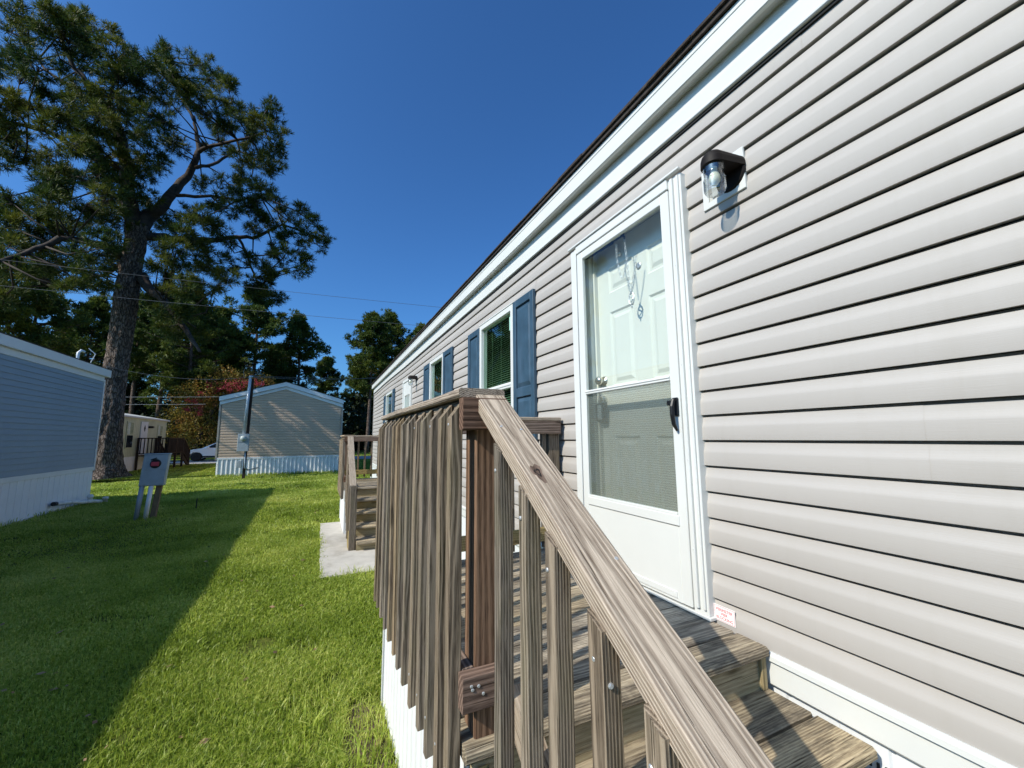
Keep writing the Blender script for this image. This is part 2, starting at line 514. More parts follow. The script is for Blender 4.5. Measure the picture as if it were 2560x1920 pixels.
# ------------------------------------------------------------------ ground, road, slab
def ground():
    n = 60
    xs = np.concatenate([-np.geomspace(900, 1, 40) - 20, np.linspace(-20, 20, 61), np.geomspace(1, 900, 40) + 20])
    ys = np.concatenate([-np.geomspace(900, 1, 30) - 8, np.linspace(-8, 45, 80), np.geomspace(1, 1200, 40) + 45])
    X, Y = np.meshgrid(xs, ys)
    Z = .02 * np.sin(X * .9 + 1.3) * np.sin(Y * .55) - .01
    Z = np.where((X > -.05) & (Y < 17), -.012, Z)
    Z = np.where((abs(X) > 30) | (Y > 60), -.01, Z)
    v = np.stack([X.ravel(), Y.ravel(), Z.ravel()], 1)
    nx, ny = len(xs), len(ys)
    i = np.arange(ny - 1)[:, None] * nx + np.arange(nx - 1)[None]
    f = np.stack([i, i + 1, i + nx + 1, i + nx], -1).reshape(-1, 4)
    obj('ground', mesh_np(v, f, True), MAT['ground'], kind='structure')
ground()
G().prism([(-40, 34.2), (-5, 33.2), (20, 33.0), (20, 38.6), (-5, 39.0), (-40, 40.5)], -.02, .016, 'Z').obj('road', MAT['asphalt'], kind='structure')

def slab():
    bm = bmesh.new()
    bmesh.ops.create_grid(bm, x_segments=24, y_segments=40, size=.5)
    for v in bm.verts:
        ex = min(abs(v.co.x - .5), abs(v.co.x + .5), abs(v.co.y + .5)) < .01
        v.co.x = .061 + (v.co.x + .5) * 1.53
        v.co.y = 5.22 + (v.co.y + .5) * 3.24
        v.co.z = .03
        if ex and v.co.x < .08: v.co.x += random.uniform(-.012, .006)
        if ex and v.co.y < 5.25: v.co.y += random.uniform(-.008, .008)
    r = bmesh.ops.extrude_face_region(bm, geom=bm.faces[:])
    for g in r['geom']:
        if isinstance(g, bmesh.types.BMVert): g.co.z = -.05
    bmesh.ops.recalc_face_normals(bm, faces=bm.faces)
    me = bpy.data.meshes.new('m'); bm.to_mesh(me); bm.free()
    obj('concrete_slab', me, MAT['concrete'], kind='structure')
slab()

# ------------------------------------------------------------------ main mobile home
S = .1143
ZB = .740
NC = 21
WX = 1.615
Y0H, Y1H = -2.6, 14.75
home = thing('mobile_home', (WX, Y0H, 0), 'light grey vinyl sided mobile home with blue shutters at right of the lawn', 'house')

def wave(y):
    t = max(0.0, y - 5.0) / 10.0
    return .014 * t * math.sin(y * 1.25) + .02 * t * math.sin(y * .55 + 1)

OPEN = [(1.40, 2.31, .77, 2.86),       # front door
        (3.38, 4.23, 1.32, 2.79),      # window 1
        (5.82, 6.60, 1.32, 2.79),      # window 2
        (8.20, 9.03, .77, 2.74),       # second door
        (10.58, 11.66, 1.32, 2.76)]    # window 3

def prof(z0, z1, n):
    """Dutch lap profile of course n, clipped to z0..z1: (x, z)"""
    zb = ZB + n * S
    full = [(-.0140, 0.0), (-.0146, .0025), (-.0132, .056), (-.0126, .061), (-.0108, .067), (-.0078, .075), (-.0045, .087), (-.0020, .1035), (.018, .1045), (.018, .1143)]
    pts = []
    def xat(z):
        for (xa, a), (xb, b) in zip(full, full[1:]):
            if a <= z <= b: return xa + (xb - xa) * (z - a) / max(1e-9, b - a)
        return full[-1][0]
    a, b = z0 - zb, z1 - zb
    pts.append((xat(a), z0))
    for x, z in full:
        if a + 1e-4 < z < b - 1e-4: pts.append((x, zb + z))
    pts.append((xat(b), z1))
    return pts

def plank(n, wx=WX, openings=OPEN, y0=Y0H, y1=Y1H, parent=None, mat=None, wv=wave, step=.6, sgn=1):
    g = G()
    zb, zt = ZB + n * S, ZB + (n + 1) * S
    cuts = []
    for (a, b, za, zc) in openings:
        if za < zt - .001 and zc > zb + .001: cuts.append((a, b, za, zc))
    cuts.sort()
    segs = []
    y = y0
    for a, b, za, zc in cuts:
        segs.append((y, a, zb, zt)); y = b
        if za > zb: segs.append((a, b, zb, za))
        if zc < zt: segs.append((a, b, zc, zt))
    segs.append((y, y1, zb, zt))
    off = [0.9, 2.6, 1.7, 3.2, .4, 2.1, 1.2, 2.9, .1, 1.9, 3.4][(n // 2) % 11]
    seams = [y0 + off + 3.66 * q for q in range(-1, 6)]
    seg2 = []
    for a, b, za, zc in segs:
        cur = a; flip = 0
        for sy in seams:
            if a + .25 < sy < b - .25:
                seg2.append((cur, sy, za, zc, flip)); cur = sy - .022; flip = 1 - flip
        seg2.append((cur, b, za, zc, flip))
    wx0 = wx
    for a, b, za, zc, flip in seg2:
        if b - a < 1e-3: continue
        wx = wx0 - .0016 * flip
        g = G()
        p = prof(za, zc, n)
        m = max(1, int(math.ceil((b - a) / step)))
        vs = []; fs = []
        # lip under the butt, then face
        lip = [( .012, p[0][1] + .0015)] if abs(za - zb) < 1e-4 else []
        pp = lip + p
        for i in range(m + 1):
            yy = a + (b - a) * i / m
            for x, z in pp:
                vs.append((wx + x * sgn, yy, z + wv(yy)))
        k = len(pp)
        for i in range(m):
            for j in range(k - 1):
                fs.append((i * k + j, i * k + j + 1, (i + 1) * k + j + 1, (i + 1) * k + j) if sgn > 0 else (i * k + j, (i + 1) * k + j, (i + 1) * k + j + 1, i * k + j + 1))
        g.add(vs, fs)
        pm_ = mesh_np(g.v, g.f, True)
        pm_.set_sharp_from_angle(angle=math.radians(24))
        obj('siding_plank', pm_, mat or MAT['vinyl'], parent)
for n in range(NC): plank(n, parent=home)

def sheathing():
    g = G()
    ys = sorted({Y0H, Y1H} | {o[0] for o in OPEN} | {o[1] for o in OPEN})
    for a, b in zip(ys, ys[1:]):
        hole = [o for o in OPEN if o[0] <= a and o[1] >= b]
        spans = [(.70, 3.15)] if not hole else [(.70, hole[0][2]), (hole[0][3], 3.15)]
        for za, zc in spans:
            if zc > za: g.box(WX + .022, WX + .03, a, b, za, zc)
    g.obj('wall_sheathing', MAT['dark'], home)
    # floor, back wall, end walls: the closed body of the house
    b = G()
    XB = WX + 4.6
    b.box(XB, XB + .05, Y0H, Y1H, .0, 3.2)
    b.box(WX + .03, XB, Y0H, Y0H + .04, .7, 3.2).box(WX + .03, XB, Y1H - .04, Y1H, .7, 3.2)
    b.box(WX + .03, XB, Y0H + .04, Y1H - .04, .66, .70)
    b.obj('house_body', MAT['vinyl'], home)
    r = G()
    xe, xr, xw = 1.524, WX + 2.3, XB + .09
    zr = 3.416 + (xr - xe) * .25
    r.prism([(xe - .022, 3.396), (xe - .022, 3.418), (xr, zr), (xw, 3.418), (xw, 3.396), (xr, zr - .03)], Y0H - .1, Y1H + .12, 'Y')
    r.obj('roof', MAT['shingle'], home)
    gb = G()
    gb.prism([(WX + .03, 3.2), (XB, 3.2), (XB, 3.36), (xr, zr - .035), (WX + .03, 3.36)], Y1H - .04, Y1H, 'Y')
    gb.prism([(WX + .03, 3.2), (XB, 3.2), (XB, 3.36), (xr, zr - .035), (WX + .03, 3.36)], Y0H, Y0H + .04, 'Y')
    gb.obj('gable_wall', MAT['vinyl'], home)
sheathing()
# shingle tabs along the drip edge: uneven thickness seen from below
sh = G()
y = Y0H - .1
while y < Y1H + .1:
    L = .30 + random.uniform(-.02, .02)
    sh.box(1.489 + random.uniform(-.004, .004), 1.60, y + .002, min(y + L, Y1H + .12), 3.420, 3.426 + random.uniform(.003, .012))
    y += L
sh.obj('shingle_edge', MAT['shingle'], home, kind='stuff')

def strip(name, prof_, mat, y0=Y0H, y1=Y1H, seg=.6, wv=lambda y: 0.0, parent=home):
    g = G(); m = int((y1 - y0) / seg)
    k = len(prof_); vs = []; fs = []
    for i in range(m + 1):
        yy = y0 + (y1 - y0) * i / m
        for x, z in prof_: vs.append((x, yy, z + wv(yy)))
    for i in range(m):
        for j in range(k):
            j2 = (j + 1) % k
            fs.append((i * k + j, i * k + j2, (i + 1) * k + j2, (i + 1) * k + j))
    fs.append(tuple(range(k))); fs.append(tuple(m * k + j for j in range(k)))
    g.add(vs, fs)
    return g.obj(name, mat, parent)
strip('fascia', [(1.524, 3.258), (1.518, 3.262), (1.518, 3.315), (1.523, 3.320), (1.523, 3.362), (1.519, 3.366), (1.519, 3.392), (1.540, 3.392), (1.540, 3.258)], MAT['white'], Y0H - .1, Y1H + .1)
strip('soffit', [(1.540, 3.262), (1.64, 3.262), (1.64, 3.275), (1.540, 3.275)], MAT['soffit'], Y0H, Y1H)
strip('frieze_board', [(1.582, 3.104), (1.577, 3.108), (1.576, 3.116), (1.579, 3.122), (1.578, 3.19), (1.580, 3.261), (1.64, 3.261), (1.64, 3.104)], MAT['white'], wv=lambda y: wave(y) * .7)
strip('frieze_shadow_strip', [(1.592, 3.090), (1.592, 3.104), (1.64, 3.104), (1.64, 3.090)], MAT['dark'], wv=lambda y: wave(y) * .7)  # near-black strip stands in for the shadow line below the frieze
# starter ledge and band under the siding
strip('starter_trim', [(1.583, .718), (1.583, .728), (1.592, .7395), (1.64, .7395), (1.64, .71), (1.583, .710)], MAT['white'])
strip('skirt_band', [(1.598, .622), (1.596, .700), (1.600, .709), (1.64, .709), (1.64, .615), (1.604, .615)], MAT['white'])
# corner post at the far end
G().box(1.592, 1.67, Y1H - .01, Y1H + .07, .70, 3.22).obj('corner_post', MAT['vinyl'], home)
G().box(1.572, 1.600, Y1H + .02, Y1H + .05, .2, 1.0).obj('corner_pipe', MAT['whitemetal'], home)

# skirting panels
yy = Y0H
base_me = None
def skirt_panel(L, H, ribs=1):
    g = G()
    p = []
    w_ = L / ribs
    pts = []
    for i in range(ribs):
        y0 = i * w_
        pts += [(0.008, y0), (0.008, y0 + .012), (0.0, y0 + .018), (0.0, y0 + w_ * .5 - .005), (.004, y0 + w_ * .5), (0.0, y0 + w_ * .5 + .005), (0.0, y0 + w_ - .002)]
    k = len(pts)
    vs = [(x, y, 0) for x, y in pts] + [(x, y, H) for x, y in pts]
    fs = [(i, i + 1, k + i + 1, k + i) for i in range(k - 1)]
    g.add(vs, fs)
    return g.mesh()
sk = skirt_panel(.305, .64)
while yy < Y1H - .2:
    obj('skirting_panel', sk, MAT['whitevinyl'], home, Matrix.Translation((1.622, yy, -.02)))
    yy += .305
# vent slots in the panel beside the lower steps
vt = G()
for r_ in range(3):
    for c_ in range(10):
        yv = .715 + c_ * .021; zv = .545 - r_ * .030
        vt.box(1.6165, 1.6225, yv, yv + .006, zv - .02, zv)
vt.obj('vent_slots', MAT['dark'], home, kind='stuff')

# ---- windows with shutters
def window(y0, y1, z0, z1, zr, x=1.600, slats=True):
    f = G()
    fw = .034
    xo = x - .024
    for (a, b, c, d) in ((y0 - .02, y0 + fw, z0 - .02, z1 + .02), (y1 - fw, y1 + .02, z0 - .02, z1 + .02)):
        f.bbox(xo, x + .05, a, b, c, d, .003)
    f.bbox(xo, x + .05, y0 + fw, y1 - fw, z1 - fw, z1 + .02, .003)
    f.bbox(xo, x + .05, y0 + fw, y1 - fw, z0 - .02, z0 + fw, .003)
    f.bbox(xo - .006, x + .02, y0 - .03, y1 + .03, z1 + .02, z1 + .034, .003)
    w_ = f.obj('window', MAT['white'], home)
    s = G().bbox(x - .012, x + .035, y0 + fw, y1 - fw, zr - .03, zr + .022, .003).bbox(x - .018, x - .008, y0 + fw, y1 - fw, zr - .008, zr + .006, .002)
    s.obj('sash_rail', MAT['white'], w_)
    G().box(x + .010, x + .014, y0 + fw, y1 - fw, zr + .022, z1 - fw).obj('pane', MAT['glass'], w_)
    G().box(x + .018, x + .022, y0 + fw, y1 - fw, z0 + fw, zr - .03).obj('pane', MAT['glass'], w_)
    b = G()
    z = z0 + fw + .01
    while z < z1 - fw:
        b.add([(x + .052, y0 + .012, z), (x + .052, y1 - .012, z), (x + .072, y1 - .012, z + .011), (x + .072, y0 + .012, z + .011),
               (x + .052, y0 + .012, z - .0012), (x + .052, y1 - .012, z - .0012), (x + .072, y1 - .012, z + .0098), (x + .072, y0 + .012, z + .0098)],
              [(0, 1, 2, 3), (7, 6, 5, 4), (0, 4, 5, 1), (3, 2, 6, 7)])
        z += .0225
    for t in (.22, .5, .78):
        yc = y0 + (y1 - y0) * t
        b.tube([(x + .050, yc, z0 + fw), (x + .050, yc, z1 - fw)], .0012, 4)
    b.obj('blinds', MAT['blind'], w_, kind='stuff')
    G().box(x + .082, x + .09, y0 - .02, y1 + .02, z0 - .02, z1 + .02).obj('dark_room_backing', MAT['dark'], w_)  # dark sheet behind the blinds, painted in place of the unlit room
    return w_

def shutter(y0, y1, z0, z1, first=[None]):
    w_, h_ = y1 - y0, z1 - z0
    if first[0] is None:
        fr = G(); x0, x1 = -.028, .0
        sw, rw = .062, .07
        zm = h_ * .43
        fr.bbox(x0, x1, 0, sw, 0, h_, .003).bbox(x0, x1, w_ - sw, w_, 0, h_, .003)
        for a, b in ((0, rw * 1.1), (zm - .04, zm + .04), (h_ - rw, h_)):
            fr.bbox(x0, x1, sw, w_ - sw, a, b, .003)
        fr.box(-.010, -.002, sw, w_ - sw, rw, h_ - rw)
        pn = []
        for a, b in ((rw * 1.1, zm - .04), (zm + .04, h_ - rw)):
            g = G()
            i1, i2 = .012, .034
            ya, yb, za, zb = sw + i1, w_ - sw - i1, a + i1, b - i1
            yc, yd, zc, zd = sw + i2, w_ - sw - i2, a + i2 + .01, b - i2 - .01
            g.add([(-.0105, ya, za), (-.0105, yb, za), (-.0105, yb, zb), (-.0105, ya, zb), (-.024, yc, zc), (-.024, yd, zc), (-.024, yd, zd), (-.024, yc, zd)],
                  [(4, 5, 6, 7), (0, 1, 5, 4), (1, 2, 6, 5), (2, 3, 7, 6), (3, 0, 4, 7)])
            pn.append(g.mesh())
        first[0] = (fr.mesh(), pn, w_, h_)
    me, pn, w1, h1 = first[0]
    mw = Matrix.Translation((1.600, y0, z0)) @ Matrix.Diagonal((1, w_ / w1, h_ / h1, 1))
    s = obj('shutter', me, MAT['blueshut'], home, mw)
    for p in pn: obj('raised_panel', p, MAT['blueshut'], s, mw)
    return s
window(3.38, 4.23, 1.32, 2.79, 2.055)
shutter(2.945, 3.352, 1.30, 2.815); shutter(4.258, 4.65, 1.30, 2.80)
G().box(1.606, 1.6085, 3.43, 3.50, 2.585, 2.72).obj('window_label', m_plain('pale_green_label', (.35, .62, .50), .6), home, label='pale green label inside the top corner of the nearest window')
window(5.82, 6.60, 1.32, 2.79, 2.055)
shutter(5.33, 5.792, 1.30, 2.81); shutter(6.63, 7.05, 1.30, 2.80)
window(10.58, 11.66, 1.32, 2.745, 2.04)
shutter(10.25, 10.552, 1.30, 2.77); shutter(11.69, 12.13, 1.30, 2.75)

# ---- storm door (leaf 1.43..2.26) and entry door behind it
fr = G()
XF = 1.567
fr.bbox(XF, 1.66, 1.352, 1.432, .775, 2.872, .003)             # hinge jamb
fr.bbox(XF - .014, XF, 1.395, 1.412, .80, 2.862, .002)
fr.bbox(XF - .010, XF, 1.362, 1.374, .80, 2.862, .002)
fr.bbox(XF - .002, 1.66, 2.268, 2.345, .775, 2.872, .003)
fr.bbox(XF - .012, XF - .002, 2.268, 2.284, .80, 2.862, .002)
fr.bbox(XF - .012, 1.66, 1.432, 2.268, 2.822, 2.880, .003)
fr.bbox(XF - .022, XF, 1.345, 2.352, 2.880, 2.893, .002)
fr.bbox(1.560, 1.66, 1.34, 2.345, .762, .776, .002)
for zf in (1.05, 1.45, 1.9, 2.4):
    fr.tube([(XF - .016, 1.404, zf), (XF - .013, 1.404, zf)], .003, 8)
frame = fr.obj('storm_door', MAT['white'], home)
lf = G()
XL = 1.560
GZ0, GZR, GZ1 = 1.190, 1.848, 2.765
GY0, GY1 = 1.490, 2.203
lf.bbox(XL, XL + .026, 1.434, GY0, .785, 2.818, .004)
lf.bbox(XL, XL + .026, GY1, 2.264, .785, 2.818, .004)
lf.bbox(XL, XL + .026, GY0, GY1, GZ1, 2.818, .004)
lf.bbox(XL - .006, XL + .026, GY0 - .012, GY1 + .006, GZ0 - .055, GZ0 - .006, .003)
lf.bbox(XL - .003, XL + .024, GY0, GY1, GZ0 - .006, GZ0 + .006, .002)
lf.bbox(XL + .002, XL + .022, GY0, GY1, .785, GZ0 - .055, .002)
lf.bbox(XL - .003, XL + .004, GY0 + .03, GY1 - .02, .80, .83, .002)
lf.obj('door_leaf', MAT['white'], frame)
G().bbox(XL - .004, XL + .022, GY0, GY1, GZR - .016, GZR + .010, .003).bbox(XL - .008, XL, GY0, GY1, GZR - .002, GZR + .005, .001).obj('meeting_rail', MAT['white'], frame)
G().box(XL + .012, XL + .015, GY0, GY1, GZR + .010, GZ1).obj('glass_pane', MAT['clear'], frame)
G().box(XL + .006, XL + .009, GY0, GY1, GZ0 + .006, GZR - .016).obj('glass_pane', MAT['clear'], frame)
G().box(XL + .018, XL + .0185, GY0, GY1, GZ0 + .006, GZR - .016).obj('insect_screen', MAT['screen'], frame)
hd = G()
hd.bbox(XL - .010, XL, 1.440, 1.478, 1.655, 1.745, .004)
hd.bbox(XL - .030, XL - .008, 1.470, 1.492, 1.708, 1.732, .004)
pts = [(XL - .022, 1.453, 1.735), (XL - .034, 1.453, 1.70), (XL - .036, 1.452, 1.66), (XL - .030, 1.451, 1.615), (XL - .012, 1.450, 1.585)]
hd.tube(pts, [.010, .011, .011, .010, .006], 8)
hd.obj('door_handle', MAT['black'], frame)
# closer tube and chain at the head
G().tube([(1.60, 2.30, 2.80), (1.622, 2.23, 2.80)], .012, 8).tube([(1.622, 2.24, 2.80), (1.642, 1.98, 2.802)], .015, 10).tube([(1.642, 1.98, 2.802), (1.648, 1.90, 2.802)], .006, 8).obj('door_closer', MAT['darkbrown'], frame)

ED = G()
XE = 1.690
ey0, ey1, ez0, ez1 = 1.38, 2.215, .79, 2.83
def field(g, ya, yb, za, zb):
    """a recessed panel with a raised middle, pressed in the slab"""
    a = .012; b = .028; c = .05
    rings = [(0, 0), (-.0, a), (.008, b), (.001, c)]
    vs = []
    for dx, ins in [(0, 0), (.009, a), (.009, b), (.001, c)]:
        vs += [(XE + dx, ya + ins, za + ins), (XE + dx, yb - ins, za + ins), (XE + dx, yb - ins, zb - ins), (XE + dx, ya + ins, zb - ins)]
    fs = []
    for r_ in range(3):
        for k in range(4):
            k2 = (k + 1) % 4
            fs.append((r_ * 4 + k, r_ * 4 + k2, (r_ + 1) * 4 + k2, (r_ + 1) * 4 + k))
    fs.append((12, 13, 14, 15))
    g.add(vs, fs)
cols_ = [(1.49, 1.735), (1.86, 2.09)]
rows_ = [(.98, 1.56), (1.88, 2.37), (2.50, 2.67)]
ys = [ey0, 1.49, 1.735, 1.86, 2.09, ey1]; zs = [ez0, .98, 1.56, 1.88, 2.37, 2.50, 2.67, ez1]
for i in range(5):
    for j in range(7):
        if (ys[i], ys[i + 1]) in cols_ and (zs[j], zs[j + 1]) in rows_: continue
        ED.add([(XE, ys[i], zs[j]), (XE, ys[i + 1], zs[j]), (XE, ys[i + 1], zs[j + 1]), (XE, ys[i], zs[j + 1])], [(0, 1, 2, 3)])
ED.add([(XE + .04, ey0, ez0), (XE + .04, ey1, ez0), (XE + .04, ey1, ez1), (XE + .04, ey0, ez1)], [(0, 1, 2, 3)])
door = obj('entry_door', ED.mesh(), MAT['doorwhite'], home)
for ya, yb in cols_:
    for za, zb in rows_:
        g = G(); field(g, ya, yb, za, zb)
        g.obj('raised_panel', MAT['doorwhite'], door)
jb = G()
jb.box(1.632, 1.72, 2.225, 2.305, .78, 2.86).box(1.632, 1.72, 1.345, 1.375, .78, 2.86).box(1.632, 1.72, 1.375, 2.225, 2.835, 2.87).box(1.632, 1.72, 1.345, 2.305, .755, .782)
jb.box(1.662, 1.69, 2.205, 2.225, .782, 2.835)
jb.obj('door_jamb', MAT['doorwhite'], home)
G().lathe([(.0, -.062), (.018, -.062), (.027, -.052), (.029, -.040), (.022, -.028), (.012, -.02), (.012, -.008), (.03, -.006), (.032, 0)], (XE, 2.172, 1.925), 20, 'X').obj('door_knob', MAT['satin'], door, smooth=True)
G().lathe([(.0, -.03), (.02, -.03), (.026, -.022), (.027, 0)], (XE, 2.172, 1.80), 20, 'X').obj('deadbolt', MAT['satin'], door, smooth=True)
G().lathe([(.0, -.004), (.008, -.006), (.020, -.006), (.022, 0)], (XE, 1.80, 2.58), 20, 'X').obj('door_viewer', MAT['steel'], door, smooth=True)

# ---- chain with spring and ornament hanging behind the glass
def chain_links(g, pts, link_l=.022, r=.0016):
    P = [Vector(p) for p in pts]
    d = [0]
    for a, b in zip(P, P[1:]): d.append(d[-1] + (b - a).length)
    n = int(d[-1] / (link_l * .82))
    def at(s):
        for i in range(len(P) - 1):
            if s <= d[i + 1] + 1e-9:
                t = (s - d[i]) / max(1e-9, d[i + 1] - d[i]); return P[i].lerp(P[i + 1], t)
        return P[-1]
    for k in range(n):
        c = at((k + .5) * d[-1] / n); a = at(k * d[-1] / n); t = (at((k + 1) * d[-1] / n) - a).normalized()
        side = t.cross(Vector((1, 0, 0)) if k % 2 else Vector((.7, .7, .1))).normalized()
        ring = [c + t * (math.cos(q) * link_l * .5) + side * (math.sin(q) * link_l * .22) for q in np.linspace(0, 2 * math.pi, 9)]
        g.tube(ring, r, 4, False)
ch = G()
XC = 1.612
def cat_(y0, z0, y1, z1, sag, n=14):
    return [(XC, y0 + (y1 - y0) * t, z0 + (z1 - z0) * t - sag * 4 * t * (1 - t)) for t in np.linspace(0, 1, n)]
chain_links(ch, cat_(1.83, 2.755, 1.80, 2.44, .0))
chain_links(ch, cat_(1.905, 2.66, 1.822, 2.60, .115))
chain_links(ch, cat_(1.795, 2.40, 1.735, 2.60, .02))
ch.obj('hanging_chain', MAT['steel'], frame)
sp = G()
sp.tube([(XC + .006 * math.cos(a), 1.905 + .006 * math.sin(a), 2.75 - a * .0011) for a in np.linspace(0, 80, 160)], .0013, 4)
sp.obj('chain_spring', MAT['steel'], frame)
hk = G().tube([(XC, 1.83 + .008 * math.cos(a), 2.757 + .008 * math.sin(a)) for a in np.linspace(0, 6.28, 10)], .002, 5)
hk.box(XL + .024, XC, 1.826, 1.834, 2.760, 2.785)
hk.obj('chain_hook', MAT['darkbrown'], frame)
orn = G()
cz = 2.36
for s_ in (-1, 1):
    pts = [(XC, 1.79 + s_ * .021 * math.sin(t) , cz + .036 * math.cos(t) ) for t in np.linspace(0, math.pi, 12)]
    orn.tube(pts, [.0045] * 12, 6)
orn.tube([(XC, 1.79 + .012 * math.sin(t * 3), cz + .034 - t * .07 / 3) for t in np.linspace(0, 3, 16)], .004, 6)
orn.lathe([(.0, .008), (.007, .004), (.007, -.004), (0, -.008)], (XC, 1.79, cz + .046), 8)
orn.lathe([(.0, .012), (.005, .0), (0, -.014)], (XC, 1.79, cz - .048), 8)
orn.obj('chain_ornament', MAT['steel'], frame)
G().lathe([(.0, .0), (.013, -.004), (.018, -.014), (.012, -.024), (0, -.028)], (1.69, 1.955, 2.72), 12, 'X').obj('hook_knob', MAT['satin'], door, smooth=True)

lb = thing('key_lock_box', (1.655, 2.17, 1.68), 'black combination key lock box hanging from the door knob behind the storm door glass', 'lock box')
G().bbox(1.632, 1.672, 2.130, 2.208, 1.655, 1.775, .010).obj('case', MAT['black'], lb)
G().bbox(1.628, 1.633, 2.140, 2.180, 1.668, 1.760, .002).obj('dial_cover', MAT['greybox'], lb)
G().tube([(1.652, 2.148, 1.77), (1.652, 2.148, 1.81), (1.655, 2.158, 1.829), (1.655, 2.178, 1.829), (1.652, 2.190, 1.81), (1.652, 2.190, 1.77)], .005, 8).obj('shackle', MAT['steel'], lb)

# ---- wall light beside the door
def wall_light(dy, dz, far=False):
    T = lambda p: (p[0], p[1] + dy, p[2] + dz)
    g = G()
    y0, y1, z0, z1 = 1.040, 1.252, 2.610, 2.802
    fw = .030
    def bb(x0, x1, a, b, c, d): g.bbox(x0, x1, a + dy, b + dy, c + dz, d + dz, .002)
    bb(1.592, 1.606, y0, y0 + fw, z0, z1); bb(1.592, 1.606, y1 - fw, y1, z0, z1)
    bb(1.592, 1.606, y0 + fw, y1 - fw, z0, z0 + fw); bb(1.592, 1.606, y0 + fw, y1 - fw, z1 - fw, z1)
    bb(1.597, 1.604, y0 + .045, y1 - .045, z0 + .045, z1 - .055)
    root = g.obj('wall_light', MAT['white'], home)
    G().box(1.604, 1.606, y0 + fw + dy, y1 - fw + dy, z0 + fw + dz, z1 - fw + dz).obj('plate_recess', MAT['soffit'], root)
    cy, cx, r = 1.102 + dy, 1.482, .048
    c = G()
    zt, zb_ = 2.765 + dz, 2.712 + dz
    # canopy: round over the jar, widening to the round wall base, a hollow dome
    def outline(z, k):
        pts = []
        for a in np.linspace(math.pi / 2, 3 * math.pi / 2, 33):
            pts.append((cx + math.cos(a) * r * k, cy + math.sin(a) * r * k, z))
        for t in (0.35, .7, 1.0):
            pts.append((cx + (1.596 - cx) * t, cy - r * k * (1 + .35 * t), z))
        for t in (1.0, .7, .35):
            pts.append((cx + (1.596 - cx) * t, cy + r * k * (1 + .35 * t), z))
        return pts
    lv = [outline(zb_, 1.06), outline(zt - .026, 1.03), outline(zt - .010, .93), outline(zt + .004, .70), outline(zt + .010, .35)]
    vs = [p for L in lv for p in L]; k = len(lv[0]); fs = []
    for i in range(4):
        for j in range(k):
            j2 = (j + 1) % k
            fs.append((i * k + j, i * k + j2, (i + 1) * k + j2, (i + 1) * k + j))
    fs.append(tuple(4 * k + j for j in range(k))); fs.append(tuple(range(k)))
    c.add(vs, fs)
    c.lathe([(.0, -.004), (.066, -.004), (.072, .004), (.066, .020), (.045, .03)], (1.588, cy + .004, 2.702 + dz), 24, 'X')
    # invert base: disc against the wall
    c.obj('canopy', MAT['darkbrown'], root)
    j = G()
    pr = [(.036, 0.0)]
    z = 0.0
    for i in range(4): pr += [(.0425, z - .003), (.037, z - .0065)]; z -= .008
    pr += [(.040, z - .003), (.041, -.055)]
    z = -.062
    for i in range(7): pr += [(.0445, z - .002), (.0385, z - .0055)]; z -= .0075
    pr += [(.041, z - .003), (.036, z - .011), (.033, z - .012), (.030, z - .009), (.026, z - .013), (.021, z - .010), (.016, z - .013), (.010, z - .011), (.0005, z - .012)]
    j.lathe([(a, b) for a, b in pr], (cx, cy, zb_ + .002), 28)
    j.obj('glass_jar', MAT['jar'], root, smooth=True)
    G().lathe([(.0, -.086), (.012, -.083), (.021, -.070), (.0235, -.056), (.020, -.040), (.013, -.024), (.012, -.004)], (cx + .002, cy, zb_), 18).obj('bulb', MAT['bulb'], root, smooth=True)
    return root
wall_light(0, 0)
wall_light(6.62, -.04)

# ---- sticker
st = G().box(1.5960, 1.5972, 1.249, 1.351, .768, .832).obj('warning_sticker', MAT['sticker'], home)
def text(s, size, loc, mat, parent, name='lettering', rot=None, align='CENTER'):
    cu = bpy.data.curves.new('t', 'FONT'); cu.body = s; cu.size = size; cu.align_x = align; cu.extrude = .0003
    to = bpy.data.objects.new('t', cu); col.objects.link(to)
    dg = bpy.context.evaluated_depsgraph_get()
    me = bpy.data.meshes.new_from_object(to.evaluated_get(dg))
    bpy.data.objects.remove(to)
    return obj(name, me, mat, parent, Matrix.Translation(loc) @ rot)
# facing -X: text x axis -> -Y, text y axis -> Z
R_X = Matrix(((0, 0, -1, 0), (-1, 0, 0, 0), (0, 1, 0, 0), (0, 0, 0, 1)))
for s_, z_ in (('PERIMETER', .812), ('PIER', .796), ('BLOCKING', .780)):
    text(s_, .0165, (1.5957, 1.300, z_ - .003), MAT['red'], st, rot=R_X @ Matrix.Diagonal((.98, 1, 1, 1)))
bd = G()
for a, b, c, d in ((1.252, 1.2532, .771, .829), (1.3468, 1.348, .771, .829)): bd.box(1.5955, 1.5959, a, b, c, d)
for z_ in (.771, .828): bd.box(1.5955, 1.5959, 1.2532, 1.3468, z_, z_ + .001)
bd.obj('sticker_border', MAT['red'], st)

